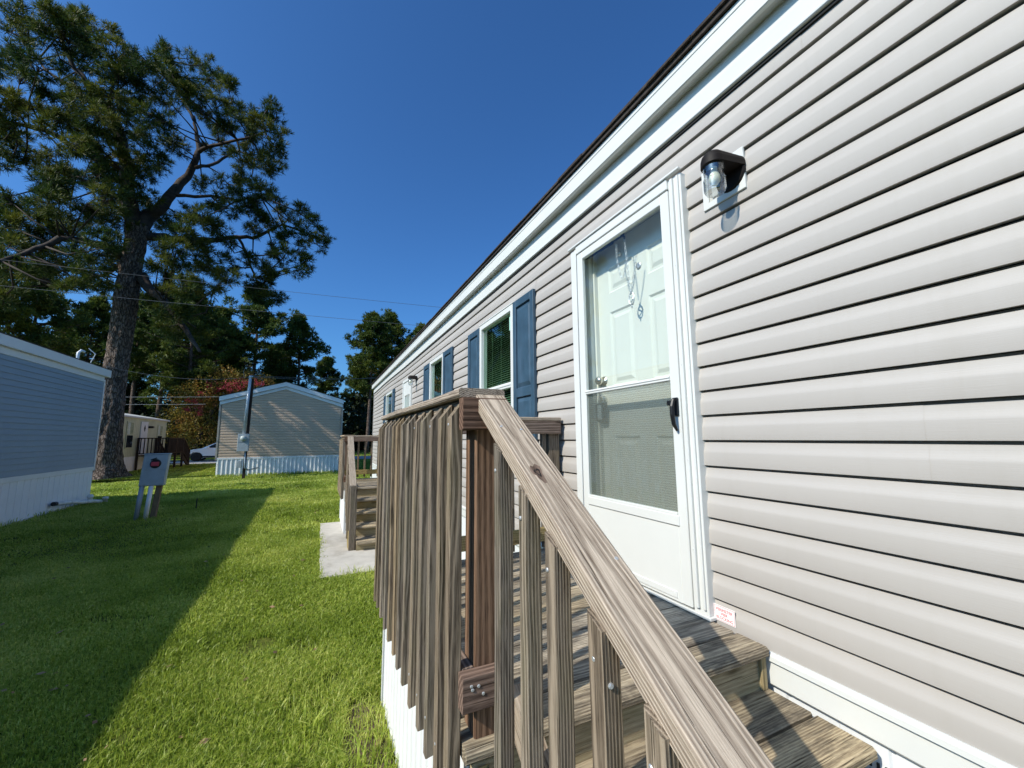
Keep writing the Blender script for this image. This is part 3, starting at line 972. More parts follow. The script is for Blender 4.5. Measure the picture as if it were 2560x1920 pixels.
# ---- second door (white, four narrow lights)
f2 = G()
f2.bbox(1.570, 1.66, 8.16, 8.22, .775, 2.80, .003).bbox(1.570, 1.66, 9.01, 9.07, .775, 2.80, .003).bbox(1.570, 1.66, 8.22, 9.01, 2.74, 2.80, .003)
d2 = f2.obj('front_door', MAT['white'], home)
p2 = G()
p2.bbox(1.585, 1.62, 8.22, 8.36, .78, 2.74, .003).bbox(1.585, 1.62, 8.87, 9.01, .78, 2.74, .003).bbox(1.585, 1.62, 8.36, 8.87, 2.45, 2.74, .003).bbox(1.585, 1.62, 8.36, 8.87, .78, 1.50, .003)
for yv in (8.478, 8.605, 8.732): p2.bbox(1.587, 1.618, yv, yv + .02, 1.50, 2.45, .002)
for zv in (1.80, 2.12): p2.bbox(1.588, 1.617, 8.36, 8.87, zv, zv + .02, .002)
p2.obj('door_leaf', MAT['white'], d2)
G().box(1.60, 1.606, 8.36, 8.87, 1.50, 2.45).obj('glass_pane', MAT['glass'], d2)
G().box(1.635, 1.64, 8.2, 9.03, .78, 2.76).obj('door_backing', MAT['doorwhite'], d2)

# ------------------------------------------------------------------ boards
def board(name, a, b, wdir, w_, t_, mat, parent, c=.003, cutA=0.0, cutB=0.0, seg=1, wob=0.0, rnd=None, ends=None):
    """lumber from a to b (centre line); wdir = direction of the width; cutA/B slant the ends (shift per metre of width)"""
    a, b, wd = Vector(a), Vector(b), Vector(wdir)
    x = (b - a); L = x.length; x.normalize()
    y = (wd - x * wd.dot(x)).normalized(); z = x.cross(y)
    mw = Matrix(((x.x, y.x, z.x, a.x), (x.y, y.y, z.y, a.y), (x.z, y.z, z.z, a.z), (0, 0, 0, 1)))
    hw, ht = w_ / 2, t_ / 2
    sec = [(-hw + c, -ht), (hw - c, -ht), (hw, -ht + c), (hw, ht - c), (hw - c, ht), (-hw + c, ht), (-hw, ht - c), (-hw, -ht + c)]
    vs = []
    for i in range(seg + 1):
        t = i / seg
        oy = wob * math.sin(t * 5 + random.random()) if 0 < i < seg else 0
        oz = wob * math.cos(t * 4 + random.random()) if 0 < i < seg else 0
        for (yy_, zz_) in sec:
            xx = L * t
            if i == 0: xx += cutA * (yy_ if not isinstance(cutA, tuple) else 0)
            if i == seg: xx += cutB * yy_
            vs.append((xx, yy_ + oy, zz_ + oz))
    fs = []
    for i in range(seg):
        for k in range(8):
            k2 = (k + 1) % 8
            fs.append((i * 8 + k, i * 8 + k2, (i + 1) * 8 + k2, (i + 1) * 8 + k))
    fs.append(tuple(range(7, -1, -1))); fs.append(tuple(seg * 8 + k for k in range(8)))
    return obj(name, mesh_np(vs, fs), mat, parent, mw)

nail_me = G().lathe([(.0, -.0012), (.003, -.0012), (.0045, 0), (.0045, .004)], (0, 0, 0), 10, 'Y').mesh()
def nail(parent, p, axis='Y'):
    mw = Matrix.Translation(p)
    if axis == 'X': mw = mw @ Matrix.Rotation(-math.pi / 2, 4, 'Z')
    obj('nail', nail_me, MAT['steel'], parent, mw)

def porch(yn, label, ztop, zbot, slope, near):
    """yn = Y of the deck's front nosing"""
    D = .760
    p = thing('wooden_porch', (1.0, yn + .7, 0), label, 'porch')
    yf = yn + 1.60
    # deck boards run from the rail to the wall
    y = yn
    for i in range(11):
        wv = .139
        board('deck_board', (.372 + random.uniform(-.004, .004), y + wv / 2, D - .019 + random.uniform(-.002, .002)), (1.583 + random.uniform(-.008, .0), y + wv / 2, D - .019 + random.uniform(-.002, .001)), (0, 1, 0), wv, .038, MAT['deck'], p, c=.010 if i == 0 else .005)
        y += wv + random.uniform(.006, .010)
    yf = y
    # rim and joists
    board('rim_joist', (.40, yn + .045, D - .12), (1.58, yn + .045, D - .12), (0, 0, 1), .14, .036, MAT['riser'], p)
    board('rim_joist', (.43, yn + .07, D - .11), (.43, yf - .02, D - .11), (0, 0, 1), .14, .036, MAT['riser'], p)
    board('rim_joist', (.40, yf - .02, D - .11), (1.58, yf - .02, D - .11), (0, 0, 1), .14, .036, MAT['riser'], p)
    ct = ztop - .027
    # posts
    board('post', (.4535, yn + .078, D - .0), (.4535, yn + .078, ct), (1, 0, 0), .089, .089, MAT['post'], p, c=.004)
    board('post', (.4535, yf - .09, D), (.4535, yf - .09, ct), (1, 0, 0), .089, .089, MAT['post'], p, c=.004)
    board('post', (1.530, yf - .10, D), (1.530, yf - .10, ct), (1, 0, 0), .089, .089, MAT['baluster'], p, c=.004)
    # rails along the outer side
    board('top_rail', (.390, yn + .0075, ct - .047), (.390, yf - .02, ct - .047), (0, 0, 1), .089, .034, MAT['baluster'], p)
    board('bottom_rail', (.390, yn + .0335, .897), (.390, yf - .02, .897), (0, 0, 1), .089, .034, MAT['post'], p)
    board('rail_cap', (.414, yn - .008, ct + .0135), (.414, yf + .02, ct + .0135), (1, 0, 0), .140, .026, MAT['rail'], p, c=.006, seg=6, wob=.0025)
    # far side rails
    board('top_rail', (.41, yf - .16, ct - .047), (1.57, yf - .16, ct - .047), (0, 0, 1), .089, .034, MAT['post'], p)
    board('bottom_rail', (.41, yf - .16, .897), (1.57, yf - .16, .897), (0, 0, 1), .089, .034, MAT['riser'], p)
    board('rail_cap', (.486, yf - .10, ct + .0135), (1.578, yf - .10, ct + .0135), (0, 1, 0), .140, .026, MAT['rail'], p, c=.005)
    # outer balusters
    if near:
        ysb = [1.135, 1.235, 1.356, 1.480, 1.615, 1.76, 1.89, 2.02, 2.150, 2.290, 2.43, 2.57, 2.70]
    else:
        ysb = [yn + .03 + .125 * i for i in range(13)]
    for i, yb in enumerate(ysb):
        yb += .017
        lean = random.uniform(-.006, .006)
        if near and i == 7: lean = .022
        w_ = random.uniform(.033, .037)
        zb = (.60 if near else .58) + random.uniform(-.006, .006)
        board('baluster', (.3515, yb - lean, zb), (.3515 + random.uniform(-.003, .001), yb + lean, ct - .033), (1, 0, 0), .037, w_, MAT['baluster'], p, c=.003, cutB=1.25, cutA=random.uniform(.1, .5), seg=4, wob=.0012)
        if near and i < 5:
            nail(p, (.3325, yb, .70), 'X'); nail(p, (.3325, yb + .003, ct - .075), 'X')
    # far balusters
    for xb in np.arange(.56, 1.46, .127):
        board('baluster', (xb, yf - .125, .80), (xb, yf - .125, ct - .01), (1, 0, 0), .034, .034, MAT['baluster'], p)
    # blocks on the near face of the corner post
    board('rail_block', (.350, yn - .012, ct - .047), (.482, yn - .012, ct - .047), (0, 0, 1), .089, .036, MAT['darkboard'], p)
    board('rail_block', (.362, yn + .012, .897), (.470, yn + .012, .897), (0, 0, 1), .089, .040, MAT['darkboard'], p)
    if near:
        for q in ((.414, -.031, ct - .028), (.406, -.031, ct - .056)): nail(p, (q[0], yn + q[1], q[2]))
        for q in ((.388, -.009, .908), (.405, -.009, .914), (.418, -.009, .893), (.385, -.009, .917)): nail(p, (q[0], yn + q[1], q[2]))
    # handrail down the steps
    th = .036 * math.sqrt(1 + slope * slope)
    ya, za = yn + .008, ztop - .008
    ye = yn - 1.04
    ze = za + slope * (ye - ya)
    hx = .4395
    x_ = Vector((0, ye - ya, ze - za)); nrm = Vector((0, slope, -1)).normalized() * .018
    A = Vector((hx, ya, za)) + nrm; B = Vector((hx, ye, ze)) + nrm
    o = handrail(p, hx, .090, ya, za, ye, ze, th)
    # sub rail under it
    g0 = th + .001
    sub_rail(p, .424, .460, ya - .03, ye + .02, za, slope, g0, g0 + .034, MAT['fresh'], 'sub_rail')
    # lower stair rail
    sub_rail(p, .422, .458, yn - .17, ye + .02, za, slope, .585, .675, MAT['rail'], 'lower_stair_rail')
    # stair balusters
    if near:
        sb = [.906, .771, .660, .524, .412, .285, .165]
    else:
        sb = [yn - .19 - .127 * i for i in range(6)]
    for i, yb in enumerate(sb):
        yb += .017
        zt = za + slope * (yb - ya) - th * .82
        zb = zt - .88
        board('baluster', (.4035, yb, zb), (.4035 + random.uniform(-.002, .002), yb + random.uniform(-.003, .003), zt), (0, 1, 0), .034, .036, MAT['baluster'], p, c=.003, cutB=.62, seg=4, wob=.001)
        if near:
            nail(p, (.3845, yb + .004, zt - .055), 'X')
            if i in (3, 4): nail(p, (.3985, yb - .018, zt - .085))
    # bottom post
    board('post', (.4535, ye + .03, 0), (.4535, ye + .03, ze + slope * .03 - th * .7), (1, 0, 0), .089, .089, MAT['baluster'], p, c=.004)
    # steps: closed risers, two-board treads
    rise = D / 5
    for k in range(1, 5):
        zt = D - rise * k
        y1 = yn + .045 - .28 * (k - 1); y0 = y1 - .362
        for j in range(2):
            yc = y0 + .088 + j * .182
            nm = board('tread_board', (.505, yc, zt - .019), (1.582, yc, zt - .019), (0, 1, 0), .176, .038, MAT['deck'], p, c=.010 if j == 0 else .005)
        board('riser', (.505, y1 - .004, D - rise * k + (rise - .038) / 2), (1.545, y1 - .004, D - rise * k + (rise - .038) / 2), (0, 0, 1), rise - .042, .022, MAT['riser'], p)
        board('riser_cleat', (1.562, y1 - .014, D - rise * k + .002), (1.562, y1 - .014, D - rise * (k - 1) - .040), (1, 0, 0), .030, .036, MAT['riser'], p)
    board('riser', (.505, yn + .045 - .28 * 4 - .004, (rise - .038) / 2), (1.545, yn + .045 - .28 * 4 - .004, (rise - .038) / 2), (0, 0, 1), rise - .042, .022, MAT['riser'], p)
    # stringers
    for xs in (.425,):
        g = G()
        pl = [(yn + .02, D - .06), (yn + .02, D - .36)]
        pl += [(yn - .90, .0), (yn - 1.02, .0), (yn - 1.02, .10)]
        for k in range(3, 0, -1):
            pl += [(yn + .03 - .28 * (k - 1) - .28, D - rise * k - .04), (yn + .03 - .28 * (k - 1), D - rise * k - .04)]
        g.prism(pl, xs - .018, xs + .018, 'X')
        g.obj('stringer', MAT['riser'], p)
    # white ribbed metal skirting below the deck
    g = G(); x0 = .402
    pr = []
    y = yn + .075
    while y < yf - .06:
        pr += [(x0, y), (x0, y + .05), (x0 - .007, y + .056), (x0 - .007, y + .066), (x0, y + .072)]
        y += .088
    k = len(pr)
    g.add([(a, b, .015) for a, b in pr] + [(a, b, D - .045) for a, b in pr], [(i, i + 1, k + i + 1, k + i) for i in range(k - 1)])
    g.obj('metal_skirting', MAT['whitemetal'], p)
    G().box(x0 - .012, x0 + .012, yf - .045, yf - .015, .0, D - .045).obj('skirting_corner', MAT['whitemetal'], p)
    G().box(x0 + .012, 1.58, yf - .016, yf - .008, .0, D - .045).obj('metal_skirting', MAT['whitemetal'], p)
    G().box(x0 - .01, x0 + .05, yn + .052, yn + .072, .0, D - .045).obj('skirting_corner', MAT['whitemetal'], p)
    return p

def handrail(p, cx, w_, ya, za, ye, ze, th):
    """2x4 laid flat, plumb cut at both ends; local X runs along it for the grain"""
    a = Vector((cx, ya, za)); b = Vector((cx, ye, ze))
    x = (b - a); L = x.length; x.normalize()
    y = Vector((1, 0, 0)); z = x.cross(y)
    if z.z < 0: y = -y; z = x.cross(y)
    mw = Matrix(((x.x, y.x, z.x, a.x), (x.y, y.y, z.y, a.y), (x.z, y.z, z.z, a.z), (0, 0, 0, 1)))
    inv = mw.inverted()
    c = .004
    vs = []; fs = []
    seg = 10
    for i in range(seg + 1):
        t = i / seg
        Y = ya + (ye - ya) * t; Z = za + (ze - za) * t
        hw = w_ / 2
        for (dx, dz) in ((-hw + c, 0), (hw - c, 0), (hw, -c), (hw, -th + c), (hw - c, -th), (-hw + c, -th), (-hw, -th + c), (-hw, -c)):
            vs.append(inv @ Vector((cx + dx + .0008 * math.sin(t * 9), Y, Z + dz)))
    for i in range(seg):
        for k in range(8):
            k2 = (k + 1) % 8
            fs.append((i * 8 + k, i * 8 + k2, (i + 1) * 8 + k2, (i + 1) * 8 + k))
    fs.append(tuple(range(8))); fs.append(tuple(seg * 8 + k for k in range(8)))
    g = G(); g.add(vs, fs)
    return obj('handrail', g.mesh(), MAT['rail'], p, mw)

def sub_rail(p, x0, x1, ya, ye, zref, slope, d0, d1, mat, name):
    yr = ya
    a = Vector(((x0 + x1) / 2, ya, zref + slope * 0)); b = Vector(((x0 + x1) / 2, ye, zref + slope * (ye - ya)))
    x = (b - a); x.normalize(); y = Vector((1, 0, 0)); z = x.cross(y)
    if z.z < 0: y = -y; z = x.cross(y)
    mw = Matrix(((x.x, y.x, z.x, a.x), (x.y, y.y, z.y, a.y), (x.z, y.z, z.z, a.z), (0, 0, 0, 1)))
    inv = mw.inverted()
    # reference line is the handrail's top: z = zref + slope * (Y - Yref)
    yref = p['_yref'] if '_yref' in p else None
    vs = []
    for Y in (ya, ye):
        Z = zref + slope * (Y - YREF[0])
        for X in (x0, x1):
            for d in (d0, d1):
                vs.append(inv @ Vector((X, Y, Z - d)))
    g = G(); g.add(vs, [(0, 1, 3, 2), (4, 6, 7, 5), (0, 4, 5, 1), (2, 3, 7, 6), (0, 2, 6, 4), (1, 5, 7, 3)])
    return obj(name, g.mesh(), mat, p, mw)
YREF = [0.0]
YREF[0] = 1.10 + .008
porch(1.10, 'weathered wooden porch with sloping handrail in the foreground before the storm door', 1.700, .6, .655, True)
YREF[0] = 7.30 + .008
porch(7.30, 'farther wooden porch with closed steps standing on the concrete slab', 1.620, .6, .675, False)

# the open knot in the near handrail
def knot():
    hr = [o for o in bpy.data.objects if o.name.startswith('handrail')]
    hr.sort(key=lambda o: W[o.name].translation.y)
    h0 = hr[0]; mw = W[h0.name]
    c = mw.inverted() @ Vector((.428, .795, 1.478))
    g = G(); n = 18
    vs = [(c.x, c.y, -.0)]
    rr = [(1 + .25 * math.sin(3 * a + 1) + .1 * math.sin(7 * a)) for a in np.linspace(0, 2 * math.pi, n, endpoint=False)]
    for k in range(n):
        a = 2 * math.pi * k / n; q = rr[k]
        vs.append((c.x + math.cos(a) * .013 * q, c.y + math.sin(a) * .007 * q, .0006))
    g.add(vs, [(0, 1 + k, 1 + (k + 1) % n) for k in range(n)])
    g.obj('knot', MAT['darkwood'], h0) if False else obj('knot', g.mesh(), MAT['darkwood'], h0, mw)
    g = G()
    vs = []
    for k in range(n):
        a = 2 * math.pi * k / n; q = rr[k]
        vs.append((c.x + math.cos(a) * .030 * q, c.y + math.sin(a) * .0125 * q, .0003))
    g.add(vs, [tuple(range(n))])
    obj('knot', g.mesh(), MAT['post'], h0, mw)
    for sx, sy in ((.42, .012), (.60, -.028), (.20, -.02), (.80, .02)):
        pass
    # two screws on the rail's face
    for p_ in ((.19, -.028), (.205, .022), (.62, .030)):
        me = G().lathe([(.0, .0006), (.0035, .0006), (.0045, -.001)], (p_[0], p_[1], 0), 10).mesh()
        obj('screw', me, MAT['steel'], h0, mw)
knot()

# ------------------------------------------------------------------ blue mobile home, left
BR = math.radians(-1.2)
B0 = Vector((-5.298, 14.27, 0))
bmw = Matrix.Translation(B0) @ Matrix.Rotation(-BR, 4, 'Z')
blue = thing('mobile_home', B0, 'slate blue mobile home with white skirting at the left edge', 'house')
W[blue.name] = Matrix.Translation(B0)
def bo(g, name, mat, parent=blue, **k):
    return obj(name, g.mesh(), mat, parent, bmw, **k)
BL = 17.0
BZ0, BZ1 = .905, 3.125
nb = 20
bs = (BZ1 - BZ0) / nb
pm = G()
pm.add([(-.004, -BL, .004), (.017, -BL, .0), (.017, -BL, .004), (.001, -BL, bs + .001), (-.004, 0, .004), (.017, 0, .0), (.017, 0, .004), (.001, 0, bs + .001)],
       [(0, 1, 5, 4), (1, 2, 6, 5), (2, 3, 7, 6)])
pme = pm.mesh()
for i in range(nb):
    obj('siding_plank', pme, MAT['bluevinyl'], blue, bmw @ Matrix.Translation((0, 0, BZ0 + i * bs)))
g = G().box(-.07, -.03, -BL, 0, 0.1, 3.24).box(-4.9, -4.85, -BL, 0, 0, 3.24).box(-4.85, -.05, -.04, 0, .0, 3.24).box(-4.85, -.05, -BL, -BL + .04, 0, 3.24)
bo(g, 'house_body', MAT['bluevinyl'])
bo(G().bbox(-.02, .022, -.045, .02, .80, 3.16, .003), 'corner_trim', MAT['white'])
bo(G().bbox(-.01, .020, -BL, -.046, 3.105, 3.232, .003), 'frieze_board', MAT['white'])
bo(G().bbox(-.01, .090, -BL - .1, .11, 3.235, 3.425, .004), 'fascia', MAT['white'])
bo(G().prism([(.10, 3.427), (.10, 3.44), (-2.45, 4.09), (-5.0, 3.44), (-5.0, 3.427), (-2.45, 4.05)], -BL - .1, .12, 'Y'), 'roof', MAT['shingle'])
bo(G().prism([(-.05, 3.24), (-4.85, 3.24), (-4.85, 3.42), (-2.45, 4.04), (-.05, 3.42)], -.04, 0, 'Y'), 'gable_wall', MAT['bluevinyl'])
bo(G().bbox(-.01, .022, -BL, -.01, .80, .900, .003), 'skirt_band', MAT['white'])
pk = G()
pk.add([(0.0, 0, 0), (0.0, .19, 0), (-.008, .196, 0), (-.008, .21, 0), (0, .216, 0), (0, 0.0, .86), (0.0, .19, .86), (-.008, .196, .86), (-.008, .21, .86), (0, .216, .86)],
       [(0, 1, 6, 5), (1, 2, 7, 6), (2, 3, 8, 7), (3, 4, 9, 8)])
pke = pk.mesh()
for i in range(int(BL / .216)):
    obj('skirting_panel', pke, MAT['whitevinyl'], blue, bmw @ Matrix.Translation((-.004, -(i + 1) * .216 - .01, -.03)))
bo(G().box(-.003, .03, -BL, -.01, -.05, .035), 'foundation_strip', MAT['concrete'])
# roof vent, cap pipe and antenna wire seen over the eave
vb = G().bbox(-1.78, -1.50, 2.2 - .0, 2.5, 3.75, 4.05, .01)
pv = Vector((-7.0, 12.9, 0))
g = G().box(-7.18, -6.98, 12.85, 13.15, 3.80, 4.10)
def onX(x, y, X):
    r = ray(x, y); r = r * (X / r.x); r.z += EYE; return r
v0 = onX(180, 905, -6.75); 
rv = G().bbox(v0.x - .12, v0.x + .12, v0.y - .15, v0.y + .15, 3.72, v0.z + .03, .01)
bo2 = obj('roof_vent', rv.mesh(), MAT['greybox'], blue)
v1 = onX(196, 880, -6.45)
obj('vent_pipe', G().tube([(v1.x, v1.y, 3.6), (v1.x, v1.y, v1.z - .02), (v1.x + .03, v1.y + .06, v1.z + .06), (v1.x + .09, v1.y + .12, v1.z + .03)], .036, 10).mesh(True), MAT['whitemetal'], blue)
v2 = onX(232, 885, -6.3)
obj('service_bracket', G().tube([(v2.x - .1, v2.y, 3.62), (v2.x + .06, v2.y, v2.z + .0), (v2.x - .1, v2.y - .02, v2.z + .16)], .012, 6).mesh(), MAT['whitemetal'], blue)

# drain pipe lying at the blue home's skirting
dp = thing('drain_pipe', (-5.0, 13.3, 0), 'white PVC drain pipe with upright cleanout beside the blue home', 'pipe')
a = Vector((-5.02, 11.9, .07)); b = Vector((-4.62, 13.35, .06))
dp_m = G().tube([(-5.17, 12.50, .20), (-5.12, 13.06, .16), (-5.06, 13.30, .115), (-5.02, 13.58, .10), (-4.95, 13.90, .05)], .042, 12)
dp_m.obj('pipe_run', MAT['pvc'], dp, smooth=True)
G().lathe([(.042, .02), (.046, .06), (.046, .14), (.060, .145), (.060, .20), (.045, .205), (.043, .225), (.0, .23)], (-5.03, 13.56, .04), 14).obj('cleanout', MAT['pvc'], dp, smooth=True)
G().lathe([(.0, -.08), (.045, -.08), (.045, .0), (.058, .0), (.058, .05), (.04, .055), (.0, .06)], (-4.90, 14.0, .09), 16).obj('pipe_elbow', MAT['pvc'], dp, smooth=True)
G().tube([(-5.175, 12.47, .205), (-5.18, 12.38, .21)], .046, 10).obj('pipe_cap', MAT['black'], dp)

# ------------------------------------------------------------------ taupe mobile home, centre
TX0, TX1, TY = -3.95, .83, 21.0
tan = thing('mobile_home', (-1.56, TY, 0), 'taupe sided mobile home gable end facing the lawn, white skirting', 'house')
TE, TR = 3.21, 4.03
xm = (TX0 + TX1) / 2
g = G()
z = .76; s_ = .114
while z < TR - .12:
    zt = min(z + s_, TR - .11)
    def lim(zz):
        if zz <= TE: return TX0 + .05, TX1 - .05
        t = (zz - TE) / (TR - .10 - TE)
        return TX0 + .05 + (xm - TX0 - .05) * t, TX1 - .05 - (TX1 - .05 - xm) * t
    a0, a1 = lim(z); b0, b1 = lim(zt)
    m0, m1 = lim(z + .065)
    g.add([(a0, TY + .004, z), (a1, TY + .004, z), (a1, TY - .022, z), (a0, TY - .022, z), (m1, TY - .020, z + .065), (m0, TY - .020, z + .065), (b1, TY, zt), (b0, TY, zt)],
          [(0, 1, 2, 3), (3, 2, 4, 5), (5, 4, 6, 7)])
    z += s_
obj('siding', mesh_np(g.v, g.f), MAT['tanvinyl'], tan, kind='stuff')
g = G().prism([(TX0, .1), (TX1, .1), (TX1, TE + .05), (xm, TR - .03), (TX0, TE + .05)], TY + .006, TY + 17, 'Y')
g.obj('house_body', MAT['tanvinyl'], tan)
for sg, xa in ((-1, TX0 - .06), (1, TX1 + .06)):
    rf = G()
    # fascia: two stepped white boards under the roof edge
    za, zr_ = TE + .13, TR + .05
    rf.prism([(xa, za - .15), (xa, za + .04), (xm, zr_ + .04), (xm, zr_ - .15)], TY - .12, TY - .09, 'Y')
    rf.obj('fascia', MAT['whitemetal'], tan)
    r2 = G().prism([(xa - sg * .03, za - .30), (xa - sg * .03, za - .16), (xm, zr_ - .16), (xm, zr_ - .28)], TY - .05, TY - .016, 'Y')
    r2.obj('frieze_board', MAT['whitemetal'], tan)
    r3 = G().prism([(xa, za + .04), (xa, za + .07), (xm, zr_ + .07), (xm, zr_ + .04)], TY - .13, TY + 17.1, 'Y')
    r3.obj('roof', MAT['shingle'], tan)
    G().box(xa - sg * .035 - .03, xa - sg * .035 + .03, TY - .03, TY + .03, .70, TE - .05).obj('corner_post', m_plain('taupe_trim', (.36, .33, .29), .5), tan)
G().bbox(TX0 - .03, TX1 + .03, TY - .03, TY - .012, .72, .80, .004).obj('skirt_band', MAT['whitemetal'], tan)
x = TX0
rp = G()
rp.add([(0, 0, 0), (.03, -.0, 0), (.045, -.022, 0), (.075, -.022, 0), (.09, 0, 0), (.16, 0, 0), (0, 0, .70), (.03, -.0, .70), (.045, -.022, .70), (.075, -.022, .70), (.09, 0, .70), (.16, 0, .70)],
       [(i, i + 1, i + 7, i + 6) for i in range(5)])
rpe = rp.mesh()
while x < TX1:
    obj('skirting_panel', rpe, MAT['whitemetal'], tan, Matrix.Translation((x, TY - .008, .02)))
    x += .16

# meter pole
mp = thing('meter_pole', (-2.75, 19.45, 0), 'electric meter box on a post with a steel mast before the taupe home', 'utility pole')
board('post', (-2.735, 19.50, 0), (-2.665, 19.50, 4.02), (1, 0, 0), .095, .10, MAT['darkwood'], mp)
G().bbox(-2.995, -2.615, 19.28, 19.43, 1.09, 1.78, .01).obj('meter_box', MAT['greybox'], mp)
G().box(-2.985, -2.625, 19.274, 19.279, 1.455, 1.463).obj('box_seam', MAT['dark'], mp)
G().lathe([(.0, -.11), (.06, -.105), (.085, -.08), (.095, -.03), (.105, -.03), (.105, .0)], (-2.805, 19.28, 1.60), 20, 'Y').obj('meter_glass', MAT['jarplastic'], mp, smooth=True)
G().tube([(-2.815, 19.40, 1.78), (-2.735, 19.40, 4.08)], .052, 12).obj('mast_pipe', m_plain('grey_mast_metal', (.50, .52, .54), .45, metal=.15), mp, smooth=True)
G().lathe([(.046, 0), (.075, .01), (.075, .05), (.05, .08), (0, .09)], (-2.72, 19.40, 4.06), 12).obj('weather_head', MAT['steel'], mp, smooth=True)
G().tube([(-2.72, 19.38, 1.09), (-2.70, 19.38, .45), (-2.60, 19.45, .35), (-2.4, 20.8, .35)], .03, 10).obj('conduit', MAT['pipe'], mp, smooth=True)
G().bbox(-2.99, -2.82, 19.38, 19.48, .45, .72, .008).obj('junction_box', MAT['greybox'], mp)
G().tube([(-2.95, 19.40, 4.05), (-2.99, 19.40, 4.3), (-2.93, 19.4, 4.47), (-2.82, 19.4, 4.49)], .010, 6).tube([(-2.72, 19.4, 4.1), (-2.5, 19.4, 4.22), (-2.42, 19.4, 4.5), (-2.5, 19.4, 4.25)], .010, 6).tube([(-2.72, 19.4, 4.12), (-2.3, 19.4, 4.0), (-2.35, 19.4, 3.75), (-2.6, 19.4, 3.55)], .010, 6).obj('wire_loops', MAT['wire'], mp)

# pedestal with the red tag, left
up = thing('utility_pedestal', (-3.05, 10.64, 0), 'grey electrical box with a red round tag on leaning conduits in the lawn', 'utility box')
LN = -.10
def sk_(g, z0=.66):
    g.v = [(x + (z - .66) * .075, y, z) for x, y, z in g.v]; return g
sk_(G().bbox(-3.235, -2.835, 10.58, 10.70, .655, 1.285, .008)).obj('box', MAT['greybox'], up)
sk_(G().bbox(-3.245, -2.825, 10.568, 10.70, 1.272, 1.292, .004)).obj('box_lid', MAT['greybox'], up)
sk_(G().bbox(-3.228, -2.845, 10.572, 10.581, .67, .955, .004).bbox(-3.228, -2.845, 10.574, 10.581, .962, 1.262, .004)).obj('front_cover', MAT['greybox'], up)
sk_(G().lathe([(.0, -.022), (.075, -.022), (.088, -.012), (.090, .0)], (-3.03, 10.574, 1.09), 24, 'Y')).obj('meter_socket', MAT['black'], up)
sk_(G().bbox(-3.095, -2.968, 10.540, 10.553, 1.045, 1.128, .006)).obj('red_tag', MAT['redtag'], up)
sk_(G().tube([(-3.11, 10.55, 1.165), (-3.02, 10.55, 1.205)], .014, 6)).obj('seal_lever', MAT['black'], up)
for dx, r_, m_ in ((-.145, .042, 'pipe'), (.0, .04, 'pvc')):
    G().tube([(-3.04 + dx - .045, 10.62, 0), (-3.04 + dx, 10.62, .66)], r_, 12).obj('conduit', MAT['pipe'] if m_ == 'pipe' else MAT['whitevinyl'], up, smooth=True)
board('post', (-2.99, 10.70, 0), (-2.93, 10.70, .66), (1, 0, 0), .09, .09, MAT['baluster'], up)

G().tube([(-2.5, 11.66, 0), (-2.495, 11.66, .24)], .012, 6).obj('ground_stake', MAT['black'], label='small dark stake standing in the shaded lawn behind the grey box', cat='stake')

# ------------------------------------------------------------------ cream mobile home behind the pine
CX = -8.75
cr = thing('mobile_home', (CX, 30, 0), 'weathered cream metal mobile home behind the big pine trunk', 'house')
G().prism([(CX, .75), (CX, 2.72), (CX - 1.9, 3.05), (CX - 3.8, 2.72), (CX - 3.8, .0), (CX - .001, 0)], 21.5, 32.1, 'Y').obj('wall', MAT['cream'], cr)
rb = G(); y = 21.6
while y < 32.1:
    rb.box(CX, CX + .006, y, y + .02, .76, 2.70); y += .2
rb.obj('wall_ribs', MAT['cream'], cr, kind='stuff')
G().prism([(CX + .10, 2.70), (CX + .10, 2.78), (CX - 1.9, 3.16), (CX - 3.9, 2.78), (CX - 3.9, 2.70), (CX - 1.9, 3.06)], 21.3, 32.3, 'Y').obj('roof', MAT['soffit'], cr)
sp_ = G(); y = 21.5
k = 0
while y < 32.0:
    sp_.box(CX + .006, CX + .014, y, y + .16, .0, .74); y += .176
sp_.obj('skirting', MAT['whitevinyl'], cr, kind='stuff')
def cwin(y0, y1, z0, z1):
    f = G().bbox(CX, CX + .04, y0, y1, z0, z1, .004).obj('window', MAT['cream'], cr)
    G().box(CX + .041, CX + .045, y0 + .05, y1 - .05, z0 + .05, (z0 + z1) / 2 - .02).obj('pane', MAT['carglass'], f)
    G().box(CX + .041, CX + .045, y0 + .05, y1 - .05, (z0 + z1) / 2 + .02, z1 - .05).obj('pane', MAT['clear'], f)
    G().box(CX + .041, CX + .043, y0 + .06, y0 + .35, (z0 + z1) / 2 + .03, z1 - .06).obj('curtain', MAT['blind'], f)
cwin(26.35, 27.15, 1.16, 2.50)
cwin(30.55, 31.35, 1.20, 2.44)
dr = G().bbox(CX, CX + .05, 28.05, 28.98, .78, 2.55, .004).obj('door', MAT['white'], cr)
dm = G(); dm.prism([(28.52, 2.38), (28.63, 2.20), (28.52, 2.02), (28.41, 2.20)], CX + .05, CX + .06, 'X'); dm.obj('diamond_window', MAT['carglass'], dr)
G().lathe([(0, .05), (.03, .04), (.03, 0)], (CX + .05, 28.15, 1.6), 10, 'X').obj('door_knob', MAT['black'], dr)
G().bbox(CX, CX + .22, 29.15, 29.35, 2.22, 2.34, .02).obj('wall_lamp', MAT['black'], cr)
